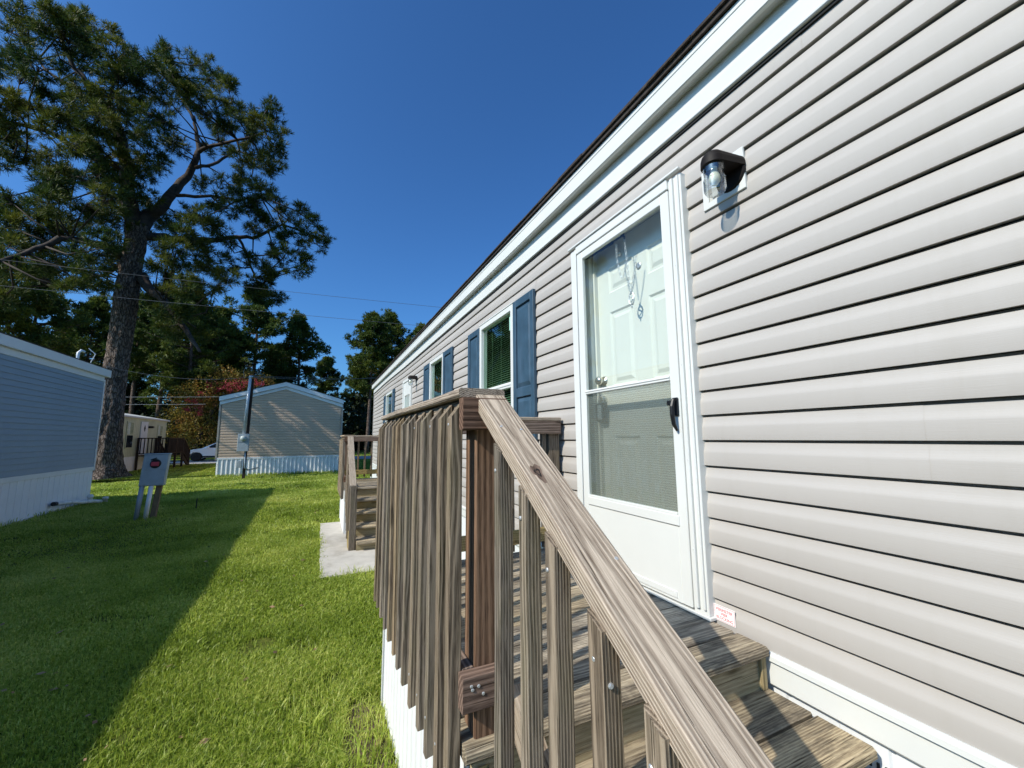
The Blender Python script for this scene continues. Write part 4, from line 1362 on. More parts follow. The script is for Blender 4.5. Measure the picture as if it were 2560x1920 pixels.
# its dark porch and stair
cp = thing('wooden_porch', (CX + .8, 29, 0), 'dark stained porch with a stair in front of the cream home', 'porch')
x0, x1 = CX + .05, CX + 1.35
for yv in np.arange(27.75, 30.3, .15):
    board('deck_board', (x0, yv, .74), (x1, yv, .74), (0, 1, 0), .14, .03, MAT['darkwood'], cp)
for (px_, py_) in ((x1, 27.7), (x1, 29.0), (x1, 30.3), (x0 + .05, 27.7), (x0 + .05, 30.3)):
    board('post', (px_, py_, 0), (px_, py_, 1.66), (1, 0, 0), .09, .09, MAT['darkwood'], cp)
for z_ in (1.66, .86):
    board('rail', (x1, 27.65, z_), (x1, 30.35, z_), (1, 0, 0), .09, .05, MAT['darkwood'], cp)
    board('rail', (x0, 27.7, z_), (x1, 27.7, z_), (0, 1, 0), .09, .05, MAT['darkwood'], cp)
for yv in np.arange(27.82, 30.3, .15):
    board('baluster', (x1, yv, .84), (x1, yv, 1.66), (1, 0, 0), .04, .04, MAT['darkwood'], cp)
for xv in np.arange(x0 + .15, x1, .15):
    board('baluster', (xv, 27.7, .84), (xv, 27.7, 1.66), (1, 0, 0), .04, .04, MAT['darkwood'], cp)
for sx in (x0 + .08, x1):
    board('stair_rail', (sx, 30.3, 1.66), (sx, 31.7, .92), (1, 0, 0), .09, .05, MAT['darkwood'], cp)
    board('stair_rail', (sx, 30.3, .90), (sx, 31.7, .18), (1, 0, 0), .09, .05, MAT['darkwood'], cp)
    board('post', (sx, 31.7, 0), (sx, 31.7, .95), (1, 0, 0), .09, .09, MAT['darkwood'], cp)
    board('stringer', (sx, 30.3, .62), (sx, 31.6, .05), (0, 0, 1), .25, .04, MAT['darkwood'], cp)
    for i in range(8):
        t = (i + .6) / 8.6
        board('baluster', (sx, 30.3 + 1.4 * t, .90 - .72 * t), (sx, 30.3 + 1.4 * t, 1.66 - .74 * t), (1, 0, 0), .035, .035, MAT['darkwood'], cp)
for i in range(4):
    board('tread_board', (x0 + .08, 30.5 + .28 * i, .60 - .15 * i), (x1, 30.5 + .28 * i, .60 - .15 * i), (0, 1, 0), .26, .035, MAT['darkwood'], cp)

# ------------------------------------------------------------------ white car on the road
def car():
    c = thing('parked_car', (-6.6, 37.4, 0), 'white hatchback parked on the road between the cream and taupe homes', 'car')
    X0 = -8.95
    side = [(0, .42), (.02, .62), (.12, .74), (.55, .86), (1.12, .94), (1.75, 1.26), (2.1, 1.40), (2.6, 1.47), (3.2, 1.46), (3.75, 1.36), (4.2, 1.05), (4.32, .92), (4.38, .6), (4.34, .34),
            (3.86, .30), (3.80, .50), (3.62, .64), (3.42, .66), (3.22, .62), (3.06, .48), (3.02, .30), (1.24, .28), (1.20, .48), (1.04, .63), (.84, .67), (.62, .63), (.46, .50), (.42, .32), (.06, .32)]
    bm = bmesh.new()
    W2 = .86
    rows = []
    for k, (dy, ins) in enumerate(((-W2, .0), (-W2 + .03, 1), (W2 - .03, 1), (W2, 0))):
        pass
    def yfor(z): return W2 if z < .92 else W2 - (z - .92) * .42
    L = [bm.verts.new((X0 + x, 37.4 - yfor(z), z)) for x, z in side]
    R = [bm.verts.new((X0 + x, 37.4 + yfor(z), z)) for x, z in side]
    n = len(side)
    for i in range(n):
        j = (i + 1) % n
        bm.faces.new((L[i], L[j], R[j], R[i]))
    bm.faces.new(L[::-1]); bm.faces.new(R)
    bmesh.ops.recalc_face_normals(bm, faces=bm.faces)
    bmesh.ops.bevel(bm, geom=[e for e in bm.edges if e.calc_face_angle(0) > .6], offset=.03, segments=2, affect='EDGES')
    me = bpy.data.meshes.new('m'); bm.to_mesh(me); bm.free()
    obj('body', me, MAT['carwhite'], c)
    def glass(poly, name='side_window'):
        g = G()
        vs = [(X0 + x, 37.4 - (W2 - (z - .92) * .42) - .006, z) for x, z in poly]
        g.add(vs, [tuple(range(len(vs)))]); g.obj(name, MAT['carglass'], c)
    glass([(1.38, .98), (1.85, 1.25), (2.14, 1.36), (2.52, 1.40), (2.50, .98)])
    glass([(2.60, .98), (2.62, 1.40), (3.15, 1.40), (3.55, 1.34), (3.60, 1.0)])
    ws = G().add([(X0 + 1.16, 37.4 - .74, .975), (X0 + 1.16, 37.4 + .74, .975), (X0 + 1.98, 37.4 + .60, 1.365), (X0 + 1.98, 37.4 - .60, 1.365)], [(0, 1, 2, 3)])
    ws.obj('windscreen', MAT['carglass'], c)
    for wx in (.83, 3.43):
        for sy in (-1, 1):
            wl = thing2('wheel', c)
            G().lathe([(.20, -.10), (.30, -.10), (.33, -.07), (.33, .07), (.30, .10), (.20, .10)], (X0 + wx, 37.4 + sy * .76, .33), 24, 'Y').obj('tyre', MAT['rubber'], wl, smooth=True)
            G().lathe([(.0, -.085), (.10, -.09), (.20, -.095), (.21, -.06)], (X0 + wx, 37.4 + sy * .76, .33), 16, 'Y').obj('rim', MAT['steel'] if sy > 0 else MAT['rubber'], wl)
    G().bbox(X0 + .04, X0 + .42, 37.4 - W2 - .004, 37.4 - W2 + .2, .66, .76, .02).obj('headlight', MAT['carglass'], c)
    G().bbox(X0 + 1.42, X0 + 1.60, 37.4 - W2 - .14, 37.4 - W2, .96, 1.06, .02).obj('wing_mirror', MAT['carwhite'], c)
    G().bbox(X0 + 1.2, X0 + 3.1, 37.4 - W2 - .012, 37.4 - W2, .30, .40, .004).obj('sill', MAT['rubber'], c)
def thing2(name, parent):
    o = bpy.data.objects.new(name, None); link(o, parent, W[parent.name].copy()); return o
car()

# ------------------------------------------------------------------ trees
def tufts(centres, dirs, size, nn, wid, seed, spread=1.0, leaf=False):
    """needle tufts: nn thin triangles radiating at every centre; returns verts, faces"""
    r = np.random.default_rng(seed)
    c = np.repeat(np.asarray(centres), nn, 0); d = np.repeat(np.asarray(dirs), nn, 0)
    v = r.normal(size=c.shape) * spread + d
    v /= np.linalg.norm(v, axis=1, keepdims=True)
    L = size * r.uniform(.6, 1.15, (len(c), 1))
    s = np.cross(v, r.normal(size=c.shape)); s /= np.linalg.norm(s, axis=1, keepdims=True)
    if leaf:
        a = c + r.normal(size=c.shape) * size * .6
        tri = np.stack([a, a + v * L * .5 + s * wid, a + v * L, a + v * L * .5 - s * wid], 1)
        return tri.reshape(-1, 3), np.arange(len(tri) * 4).reshape(-1, 4)
    a = c + v * L * .08
    tri = np.stack([a - s * wid * .5, a + s * wid * .5, c + v * L + s * wid * .25, c + v * L - s * wid * .25], 1)
    return tri.reshape(-1, 3), np.arange(len(tri) * 4).reshape(-1, 4)

def cpx(x, y, Y, d=0):     # crop coordinates of the study image -> photo
    return at_y(x / 2.37, y / 2.37, Y + d)

def big_pine():
    TYP = 21.0
    t = thing('pine_tree', (-7.45, TYP, 0), 'tall pine with a leaning scaly trunk towering over the blue home', 'tree')
    # trunk centre line in photo pixels (x, y, width)
    line = [(262, 1195, 92), (264, 1160, 66), (268, 1089, 58), (275, 1030, 53), (284, 960, 49), (300, 860, 48), (316, 739, 50), (326, 680, 46), (338, 610, 46), (345, 565, 48)]
    def P(x, y, d=0.0): return at_y(x, y, TYP + d)
    pts = [P(x, y) for x, y, w_ in line]
    rad = [w_ / 2 / 1018.0 * 15.9 * .95 for x, y, w_ in line]
    g = G()
    # resample for bark relief
    N = 90; NS = 48
    pp = []; rr = []
    for i in range(N):
        s = i / (N - 1) * (len(pts) - 1); k = min(int(s), len(pts) - 2); f = s - k
        pp.append(pts[k].lerp(pts[k + 1], f)); rr.append(rad[k] * (1 - f) + rad[k + 1] * f)
    g.tube(pp, rr, NS, False)
    v = np.array(g.v)
    cs = np.repeat(np.array([[p.x, p.y, p.z] for p in pp]), NS, 0)
    dv = v - cs; nrm = np.linalg.norm(dv, axis=1, keepdims=True)
    ang = np.tile(np.arange(NS), N) * 2 * math.pi / NS; hh = cs[:, 2]
    bumpy = .05 * np.sin(ang * 9 + np.sin(hh * 1.7) * 1.5) + .04 * np.sin(hh * 9 + 3 * np.sin(ang * 3)) * np.sin(ang * 6 + hh) + RNG.normal(0, .02, len(ang))
    flare = np.exp(-hh / .3) * .15 * np.maximum(0, np.sin(ang * 3 + .8))
    v = cs + dv * (1 + bumpy + flare)[:, None]
    g.v = [tuple(a) for a in v]
    g.obj('trunk', MAT['bark'], t, smooth=True)
    limbs = [  # photo px path, width px, depth drift
        ([(345, 575), (372, 540), (405, 520), (440, 470), (470, 440), (492, 400), (497, 370), (488, 320), (485, 290)], [40, 34, 28, 24, 20, 17, 13, 9, 6], 1.2),
        ([(335, 590), (330, 530), (318, 470), (312, 400), (300, 330), (270, 270), (225, 215), (180, 160), (150, 90), (140, 50)], [40, 34, 30, 26, 22, 18, 14, 10, 7, 4], -.8),
        ([(300, 640), (255, 612), (200, 600), (150, 598), (80, 625), (10, 650), (-60, 640)], [24, 20, 16, 13, 10, 7, 5], -3.0),
        ([(350, 590), (400, 592), (460, 600), (530, 600), (590, 592), (640, 594), (700, 560), (780, 590)], [22, 20, 18, 15, 12, 10, 7, 4], 1.5),
        ([(355, 690), (375, 725), (410, 750), (440, 790), (470, 830), (500, 880)], [26, 22, 18, 15, 11, 6], -2.2),
        ([(310, 420), (250, 400), (190, 370), (130, 330), (60, 312), (0, 300), (-60, 290)], [20, 16, 14, 11, 9, 7, 4], -1.5),
        ([(310, 360), (260, 300), (200, 230), (120, 180), (60, 110)], [14, 11, 9, 7, 4], 2.2),
        ([(497, 380), (540, 362), (600, 350), (660, 330)], [12, 9, 7, 4], -1.5),
        ([(490, 420), (540, 410), (590, 375), (640, 400)], [10, 8, 6, 4], 2.0),
        ([(440, 490), (520, 490), (600, 500), (650, 490)], [10, 8, 6, 4], -1.0),
        ([(600, 595), (620, 650), (640, 700), (650, 740)], [8, 6, 5, 3], 1.0),
        ([(485, 300), (450, 240), (420, 150)], [9, 6, 3], 2.0),
        ([(340, 590), (300, 500), (240, 460), (180, 440), (90, 420)], [18, 14, 11, 8, 5], 2.8),
        ([(320, 640), (280, 680), (200, 700), (130, 720)], [12, 9, 7, 4], 2.0),
    ]
    lpts = []
    gl = G()
    for path, wd, dr_ in limbs:
        q = []
        n = len(path)
        for i, (x, y) in enumerate(path):
            q.append(P(x, y, dr_ * i / (n - 1) + (.12 * math.sin(i * 2.1))))
        # smooth resample
        M_ = n * 3
        ps = []; rs = []
        for i in range(M_):
            s = i / (M_ - 1) * (n - 1); k = min(int(s), n - 2); f = s - k
            ps.append(q[k].lerp(q[k + 1], f) + Vector(RNG.normal(0, .02, 3))); rs.append((wd[k] * (1 - f) + wd[k + 1] * f) / 2 / 1018 * 16 * 1.0)
        gl.tube(ps, rs, 8)
        lpts += ps[2:]
    # foliage clumps: (x, y, r) in the coordinates of the study crop (2.37 x photo)
    cl = [(120, 90, 55), (60, 190, 90), (170, 170, 50), (350, 70, 85), (290, 130, 80), (420, 120, 90), (500, 120, 70), (620, 180, 65), (540, 230, 90), (400, 230, 100), (320, 260, 80),
          (100, 300, 90), (30, 400, 80), (690, 310, 80), (620, 330, 90), (500, 350, 100), (230, 400, 70), (120, 470, 80), (400, 420, 70), (730, 400, 60),
          (840, 340, 70), (960, 300, 60), (900, 420, 90), (800, 460, 90), (700, 480, 100), (650, 560, 90), (760, 580, 100), (880, 540, 80), (1010, 350, 60), (1120, 350, 60), (1230, 390, 65), (1100, 440, 80), (1250, 470, 80), (1350, 520, 60), (1330, 480, 50),
          (1010, 480, 70), (1080, 580, 70), (1000, 600, 60), (1180, 600, 70), (1280, 610, 80), (1130, 560, 50), (1390, 660, 70), (1480, 690, 80), (1590, 640, 60), (1650, 690, 50), (1660, 790, 60), (1560, 760, 90), (1440, 780, 80), (1600, 870, 80), (1660, 950, 50), (1500, 880, 70), (1350, 700, 60),
          (1240, 720, 60), (1330, 800, 60), (1440, 960, 80), (1560, 980, 70), (1620, 1010, 40), (1370, 880, 50), (1250, 880, 50), (1460, 1060, 80), (1540, 1100, 70), (1360, 1100, 80), (1280, 1180, 80), (1200, 1090, 60), (1440, 1190, 80), (1560, 1180, 70), (1630, 1170, 40), (1500, 1260, 60), (1380, 1240, 70),
          (1000, 820, 60), (1050, 880, 50), (920, 700, 80), (860, 800, 80), (780, 720, 90), (700, 660, 90), (980, 720, 50), (880, 900, 70), (950, 980, 80), (860, 1010, 90), (760, 950, 90), (700, 860, 90), (640, 760, 90), (560, 680, 90), (480, 620, 80), (400, 560, 70), (520, 540, 60),
          (30, 580, 80), (110, 600, 50), (170, 640, 60), (330, 640, 80), (420, 690, 80), (350, 720, 60), (250, 760, 40), (60, 760, 70), (110, 830, 60), (20, 820, 50), (470, 780, 70), (560, 830, 80), (620, 900, 90), (540, 940, 80), (450, 850, 60),
          (70, 940, 50), (140, 940, 50), (230, 960, 70), (330, 900, 50), (300, 1010, 90), (390, 1040, 60), (260, 1090, 80), (360, 1120, 90), (470, 1080, 90), (560, 1040, 80), (660, 1040, 90), (740, 1120, 100), (640, 1180, 90), (520, 1200, 100), (400, 1230, 100), (280, 1190, 80), (200, 1250, 80), (60, 1190, 45), (100, 1220, 50),
          (780, 1230, 80), (700, 1290, 80), (590, 1320, 100), (450, 1350, 100), (320, 1330, 100), (200, 1360, 90), (90, 1350, 80), (20, 1330, 70), (860, 1160, 70), (880, 1250, 60), (40, 1460, 80), (150, 1440, 80), (260, 1450, 60), (640, 1420, 70), (560, 1480, 80), (460, 1540, 90), (350, 1560, 90), (240, 1560, 70), (120, 1600, 80), (20, 1580, 80),
          (660, 1560, 80), (560, 1620, 90), (430, 1650, 90), (1100, 1270, 70), (1180, 1300, 80), (1000, 1330, 70), (1050, 1400, 80), (1270, 1330, 70), (1330, 1420, 60), (940, 1280, 60), (940, 1440, 70), (1040, 1500, 80), (1150, 1440, 80), (1240, 1500, 80), (1150, 1560, 90), (1270, 1600, 80), (1030, 1600, 80), (940, 1560, 60), (1350, 1560, 60), (1350, 1640, 60),
          (1500, 1340, 60), (1600, 1310, 60), (1700, 1280, 70), (1780, 1260, 60), (1860, 1320, 50), (1920, 1390, 50), (1800, 1370, 70), (1700, 1400, 70), (1880, 1450, 60), (1780, 1480, 70), (1690, 1520, 70), (1820, 1560, 60), (1600, 1480, 50), (1560, 1560, 60), (1640, 1620, 60), (1760, 1600, 50), (1480, 1540, 50),
          # below the crop
          (1500, 1690, 60), (1560, 1740, 50), (1640, 1760, 60), (1560, 1680, 50), (1080, 1700, 70), (1180, 1700, 60), (1270, 1720, 40), (960, 1700, 60), (880, 1720, 60), (820, 1640, 50), (600, 1690, 50), (500, 1700, 50), (420, 1710, 40), (20, 1700, 60), (0, 1780, 50), (900, 1800, 50), (980, 1820, 60),
          (1020, 1850, 80), (1100, 1890, 90), (1000, 1930, 80), (1160, 1960, 70), (1080, 2000, 60), (-80, 300, 120), (-80, 600, 120), (-90, 900, 100), (-80, 1200, 120), (-80, 1500, 120), (-200, 800, 160), (-200, 1300, 160)]
    r = np.random.default_rng(3)
    C = []; Dr = []
    LP = np.array([[p.x, p.y, p.z] for p in lpts])
    tw = G()
    for (x, y, rr_) in cl:
        edge = min(1.0, abs(x - 850) / 1000)
        dep = r.uniform(-1, 1) * (4.2 * (1 - .55 * edge))
        # keep the trunk and the main fork in front of the needles
        for (tx, ty) in ((770, 1560), (790, 1450), (820, 1340), (760, 1680), (740, 1760), (900, 1300), (980, 1240), (1050, 1160), (1110, 1080), (1160, 1000), (1180, 900), (1160, 760)):
            if (x - tx) ** 2 + (y - ty) ** 2 < 110 ** 2: dep = abs(dep) * .6 + 1.2
        c0 = cpx(x, y, TYP, dep); R_ = rr_ / 2.37 / 1018 * 16 * 1.02
        c0 = np.array([c0.x, c0.y, c0.z])
        m_ = int(4 + 9 * (R_ / .6) ** 2)
        sq = r.normal(size=(m_, 3)); sq /= np.linalg.norm(sq, axis=1, keepdims=True)
        sub = c0 + sq * R_ * r.uniform(.35, 1.0, (m_, 1)) ** .5 * np.array([1, 1.1, .8])
        P2 = []
        for sc_ in range(m_):
            n = int(r.integers(5, 10))
            q = r.normal(size=(n, 3)); q /= np.linalg.norm(q, axis=1, keepdims=True)
            p = sub[sc_] + q * r.uniform(.04, .22, (n, 1)) * np.array([1, 1, .7])
            C.append(p); Dr.append(q * .6 + sq[sc_] * .5 + np.array([0, 0, .35])); P2.append(p)
        p = sub
        # twigs from the nearest limb to the clump
        i = np.argmin(np.linalg.norm(LP - c0, axis=1))
        a = Vector(LP[i]); b = Vector(c0)
        m = a.lerp(b, .5) + Vector((0, 0, -.12)) + Vector(r.normal(0, .12, 3))
        tw.tube([a, m, b], [.035, .026, .014], 5)
        for k in range(m_):
            e = Vector(p[k]); tw.tube([b + (m - b) * .2, b.lerp(e, .5) + Vector(r.normal(0, .05, 3)), e], [.014, .010, .006], 3)
    for k in range(len(tw.v)): pass
    gl.add(tw.v, tw.f)
    gl.obj('limbs', MAT['branch'], t, smooth=True)
    C = np.concatenate(C); Dr = np.concatenate(Dr)
    v, f = tufts(C, Dr, .235, 17, .019, 5, .70)
    obj('crown', mesh_np(v, f), MAT['needle'], t)
big_pine()

def pine_variant(seed, H, cw, base):
    """trunk and crown meshes of a background pine, origin at the foot"""
    r = np.random.default_rng(seed)
    g = G()
    bend = r.normal(0, .35, 2)
    def ax(z): t = z / H; return np.array([bend[0] * math.sin(t * 2.5), bend[1] * t * t, z])
    zs = np.linspace(0, H * .97, 14)
    g.tube([ax(z) for z in zs], [max(.02, .24 * (1 - z / H) ** .8 + .02) for z in zs], 8)
    C = []; Dn = []
    nb_ = 62
    for i in range(nb_):
        t = (i + r.uniform(0, 1)) / nb_
        z = H * (base + (1 - base) * t ** .9)
        prof_ = math.sin(min(1, (t * .82 + .22)) * math.pi) ** .6
        R_ = cw * prof_ * r.uniform(.45, 1.08)
        a = r.uniform(0, 2 * math.pi)
        o = ax(z)
        tip = o + np.array([math.cos(a) * R_, math.sin(a) * R_, R_ * r.uniform(.05, .5)])
        g.tube([o, (o + tip) / 2 + np.array([0, 0, -.1]), tip], [.06, .04, .015], 4)
        for u in (1.0, .72, .48):
            if r.uniform() < .12: continue
            c = o + (tip - o) * u + r.normal(0, .22, 3)
            R2 = r.uniform(.40, .72)
            n = 24
            q = r.normal(size=(n, 3)); q /= np.linalg.norm(q, axis=1, keepdims=True)
            C.append(c + q * R2 * r.uniform(.3, 1, (n, 1)) * np.array([1, 1, .62])); Dn.append(q * .7 + np.array([0, 0, .6]))
    C = np.concatenate(C); Dn = np.concatenate(Dn)
    v, f = tufts(C, Dn, .36, 8, .075, seed + 1, .7)
    return g.mesh(True), mesh_np(v, f)
VAR = [pine_variant(11, 17, 3.4, .34), pine_variant(23, 17, 3.0, .42), pine_variant(37, 17, 3.8, .30), pine_variant(51, 17, 2.7, .48)]
def bg_pine(x, y, h, k, rz, label, group=None):
    t = thing('pine_tree', (x, y, 0), label, 'tree', group)
    s = h / 17.0
    mw = Matrix.Translation((x, y, 0)) @ Matrix.Rotation(rz, 4, 'Z') @ Matrix.Diagonal((s, s, s, 1))
    obj('trunk', VAR[k][0], MAT['bark'], t, mw)
    obj('crown', VAR[k][1], MAT['bgneedle'], t, mw)
gx = 'pines standing in the wood behind the homes'
def P_(x, Y): return at_y(x * 1.1573, 1100, Y).x
bp = [ # view x, Y, height, variant, label
    (530, 50, 17.6, 2, 'pine with an open crown rising left of the gap, above the taupe home'),
    (640, 52, 15.6, 0, 'rounded dense pine directly above the taupe home ridge'),
    (700, 58, 12.0, 1, 'low pine just right of the taupe home ridge, lower than its neighbours'),
    (793, 48, 15.6, 1, 'pine right of the sky gap, left of the grey home roof'),
    (845, 51, 16.8, 0, 'tall pine partly behind the grey home roof corner'),
    (905, 54, 16.6, 3, 'pine top peeping over the grey home eave'),
    (160, 42, 12.6, 0, 'pine left of the big trunk, above the blue home roof'),
    (25, 36, 12.8, 2, 'pine at the left edge above the blue home'),
    (-80, 34, 12.6, 0, 'pine beyond the left edge of the blue home'),
    (80, 44, 9.4, 1, 'short pine above the blue home roof near the left edge'),
    (330, 46, 15.2, 2, "dark pine right of the big trunk, behind the cream home roof"), (400, 42, 14.6, 0, "dense pine between the big trunk and the crape myrtle"), (455, 48, 14.4, 1, "pine directly over the crape myrtle blossoms"), (280, 52, 16.0, 3, "pine crown showing just right of the big leaning trunk"), (365, 56, 17.0, 1, "tall thin-crowned pine deep in the wood over the cream home end"), (490, 60, 15.0, 3, "slim pine trunk behind the meter pole, left of the taupe ridge"), (590, 62, 14.0, 1, "small far pine low between two pines over the taupe home"), (240, 60, 17, 2, "dark pine hidden half behind the big trunk"), (120, 58, 14, 3, "far pine low on the left between the roof vent and the frame edge"), (430, 66, 16, 2, "broad far pine seen between nearer trunks above the white car"), (770, 64, 14, 2, "low far pine closing the bottom of the sky gap"), (870, 62, 15, 2, "far pine under the grey home's roof corner"),
    (950, 50, 15, 0, "pine hidden mostly behind the grey home, first from its corner"), (1010, 52, 15, 2, "pine hidden mostly behind the grey home, second from its corner")]
for i, (vx, Y, h, k, lab) in enumerate(bp):
    grp = 'pines behind the homes'
    bg_pine(P_(vx, Y), Y, h, k, i * 1.9, lab, grp if lab.endswith('#') is False and i >= 10 else None)

def woods():
    r = np.random.default_rng(9)
    C = []; D_ = []
    for i in range(430):
        Y = r.uniform(50, 74); x = r.uniform(-62, 30)
        if Y < 54 and x > -2: Y += 8
        z = r.uniform(.3, 5.2) if i % 3 else r.uniform(.3, 8.0)
        R_ = r.uniform(1.0, 2.2); n = 34
        q = r.normal(size=(n, 3)); q /= np.linalg.norm(q, axis=1, keepdims=True)
        C.append(np.array([x, Y, z]) + q * R_ * r.uniform(.3, 1, (n, 1)) * np.array([1, 1, .8])); D_.append(q)
    C = np.concatenate(C); D_ = np.concatenate(D_); C[:, 2] = np.maximum(C[:, 2], .05)
    v, f = tufts(C, D_, .62, 6, .20, 4, .7, True)
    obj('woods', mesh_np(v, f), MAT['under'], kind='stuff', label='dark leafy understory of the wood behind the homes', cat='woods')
woods()

def myrtle():
    t = thing('crape_myrtle', (-9.2, 41.5, 0), 'crape myrtle with bronze leaves and pink red blossoms behind the white car', 'tree')
    g = G(); r = np.random.default_rng(2)
    YM = 41.5
    base = at_y(489, 1150, YM); bx = base.x
    C = []; D_ = []; F_ = []
    for k in range(5):
        a = k * 1.3; top = np.array([bx + math.cos(a) * 1.5 + .6, YM + math.sin(a) * 1.1, 4.3 + r.uniform(-.3, .5)])
        g.tube([(bx + .03 * k, YM, 0), (bx + .05 * k, YM, 1.8), top], [.16 if k == 0 else .07, .12 if k == 0 else .05, .03], 7)
    cen = [(450, 1060, 50), (480, 1010, 50), (520, 1040, 60), (500, 1085, 45), (530, 975, 50), (565, 960, 45), (600, 958, 40), (630, 960, 35), (560, 1010, 60), (470, 1080, 35), (545, 1090, 40), (610, 1000, 60), (660, 965, 30), (500, 980, 40), (590, 1060, 60)]
    for x, y, rr_ in cen:
        c = at_y(x, y, YM + r.uniform(-1.2, 1.2)); R_ = rr_ / 1018 * 34
        n = 420
        q = r.normal(size=(n, 3)); q /= np.linalg.norm(q, axis=1, keepdims=True)
        p = np.array(c[:]) + q * R_ * r.uniform(.2, 1, (n, 1)) ** .6
        C.append(p); D_.append(q)
    C = np.concatenate(C); D_ = np.concatenate(D_)
    g.obj('trunk', MAT['darkwood'], t, smooth=True)
    v, f = tufts(C, D_, .17, 3, .06, 8, .8, True)
    obj('crown', mesh_np(v, f), MAT['myrtle'], t)
    fl = [(470, 1000, 6), (490, 1005, 9), (498, 1020, 8), (497, 1034, 7), (466, 1024, 6), (525, 965, 8), (555, 966, 10), (572, 962, 10), (590, 960, 8), (605, 955, 9), (618, 958, 8), (640, 958, 7), (655, 962, 6), (545, 975, 7), (575, 975, 7), (502, 985, 5), (600, 970, 6)]
    for x, y, rr_ in fl:
        c = at_y(x, y, YM - 1.6 + r.uniform(-.4, .5)); R_ = rr_ / 1018 * 33
        n = 34; q = r.normal(size=(n, 3)); F_.append(np.array(c[:]) + q * R_ * .55)
    F_ = np.concatenate(F_)
    v, f = tufts(F_, r.normal(size=F_.shape), .10, 3, .035, 8, .8, True)
    obj('blossoms', mesh_np(v, f), MAT['flower'], t)
myrtle()

# ------------------------------------------------------------------ overhead wires
def wire(label, p, q, sag=.25, r_=.011, mat='wire'):
    p, q = Vector(p), Vector(q)
    pts = [p.lerp(q, t) + Vector((0, 0, -sag * 4 * t * (1 - t))) for t in np.linspace(0, 1, 24)]
    g = G().tube(pts, r_, 5)
    g.obj('overhead_wire', MAT[mat], label=label, cat='wire')
def ext(a, b, Y, Y2=None, k0=-.6, k1=1.5):
    A = at_y(*[v * 1.1573 for v in a], Y); B = at_y(*[v * 1.1573 for v in b], Y2 or Y)
    return A + (B - A) * k0, A + (B - A) * k1
a, b = ext((0, 553), (960, 660), 15); wire('thin overhead wire crossing the sky, the upper of the two', a, b, .12, .006)
a, b = ext((40, 613), (925, 700), 15); wire('thin overhead wire crossing the sky, the lower of the two', a, b, .12, .006)
wire('service cable from the blue home roof to the meter pole mast', at_y(225 * 1.1573, 790 * 1.1573, 17), (-2.72, 19.4, 4.1), .25, .007, 'wire')
wire('cable from the meter pole mast to the right over the taupe home', (-2.72, 19.4, 4.12), at_y(940 * 1.1573, 815 * 1.1573, 28), .10, .008, 'wire')
wire('second cable from the mast, sagging over the taupe roof', (-2.6, 19.4, 4.10), at_y(900 * 1.1573, 800 * 1.1573, 30), .35, .008, 'wire')
a, b = ext((245, 857), (480, 857), 33, k0=-.3, k1=1.15); wire('pale wire above the cream home roof, the higher of two', a, b, .02, .009, 'wirepale')
a, b = ext((245, 873), (420, 873), 33, k0=-.3, k1=1.15); wire('pale wire above the cream home roof, the lower of two', a, b, .02, .009, 'wirepale')

# ------------------------------------------------------------------ grass
def blades(n, region, hgt, wid, seed, lean=.5, keep=None):
    r = np.random.default_rng(seed)
    P = region(r, n)
    if keep is not None: P = P[keep(P)]
    n = len(P)
    # patchiness
    k = .75 + .35 * np.sin(P[:, 0] * 2.1 + np.sin(P[:, 1] * 1.7) * 2) * np.sin(P[:, 1] * 1.3 + 1) + r.normal(0, .18, n)
    h = hgt * np.clip(k, .35, 1.6)
    an = r.uniform(0, 2 * math.pi, n); ln = np.abs(r.normal(0, lean, n)) * h
    dx, dy = np.cos(an) * ln, np.sin(an) * ln
    sa = an + math.pi / 2 + r.normal(0, .6, n)
    sx, sy = np.cos(sa) * wid / 2, np.sin(sa) * wid / 2
    z0 = np.zeros(n) - .015
    b0 = np.stack([P[:, 0] - sx, P[:, 1] - sy, z0], 1); b1 = np.stack([P[:, 0] + sx, P[:, 1] + sy, z0], 1)
    m0 = np.stack([P[:, 0] + dx * .45 - sx * .8, P[:, 1] + dy * .45 - sy * .8, h * .62], 1); m1 = np.stack([P[:, 0] + dx * .45 + sx * .8, P[:, 1] + dy * .45 + sy * .8, h * .62], 1)
    t = np.stack([P[:, 0] + dx * 1.25, P[:, 1] + dy * 1.25, h * .95], 1)
    V = np.stack([b0, b1, m1, m0, t], 1).reshape(-1, 3)
    i = np.arange(n)[:, None] * 5
    F = np.concatenate([i + np.array([[0, 1, 2]]), i + np.array([[0, 2, 3]]), i + np.array([[3, 2, 4]])], 0)
    return V, F
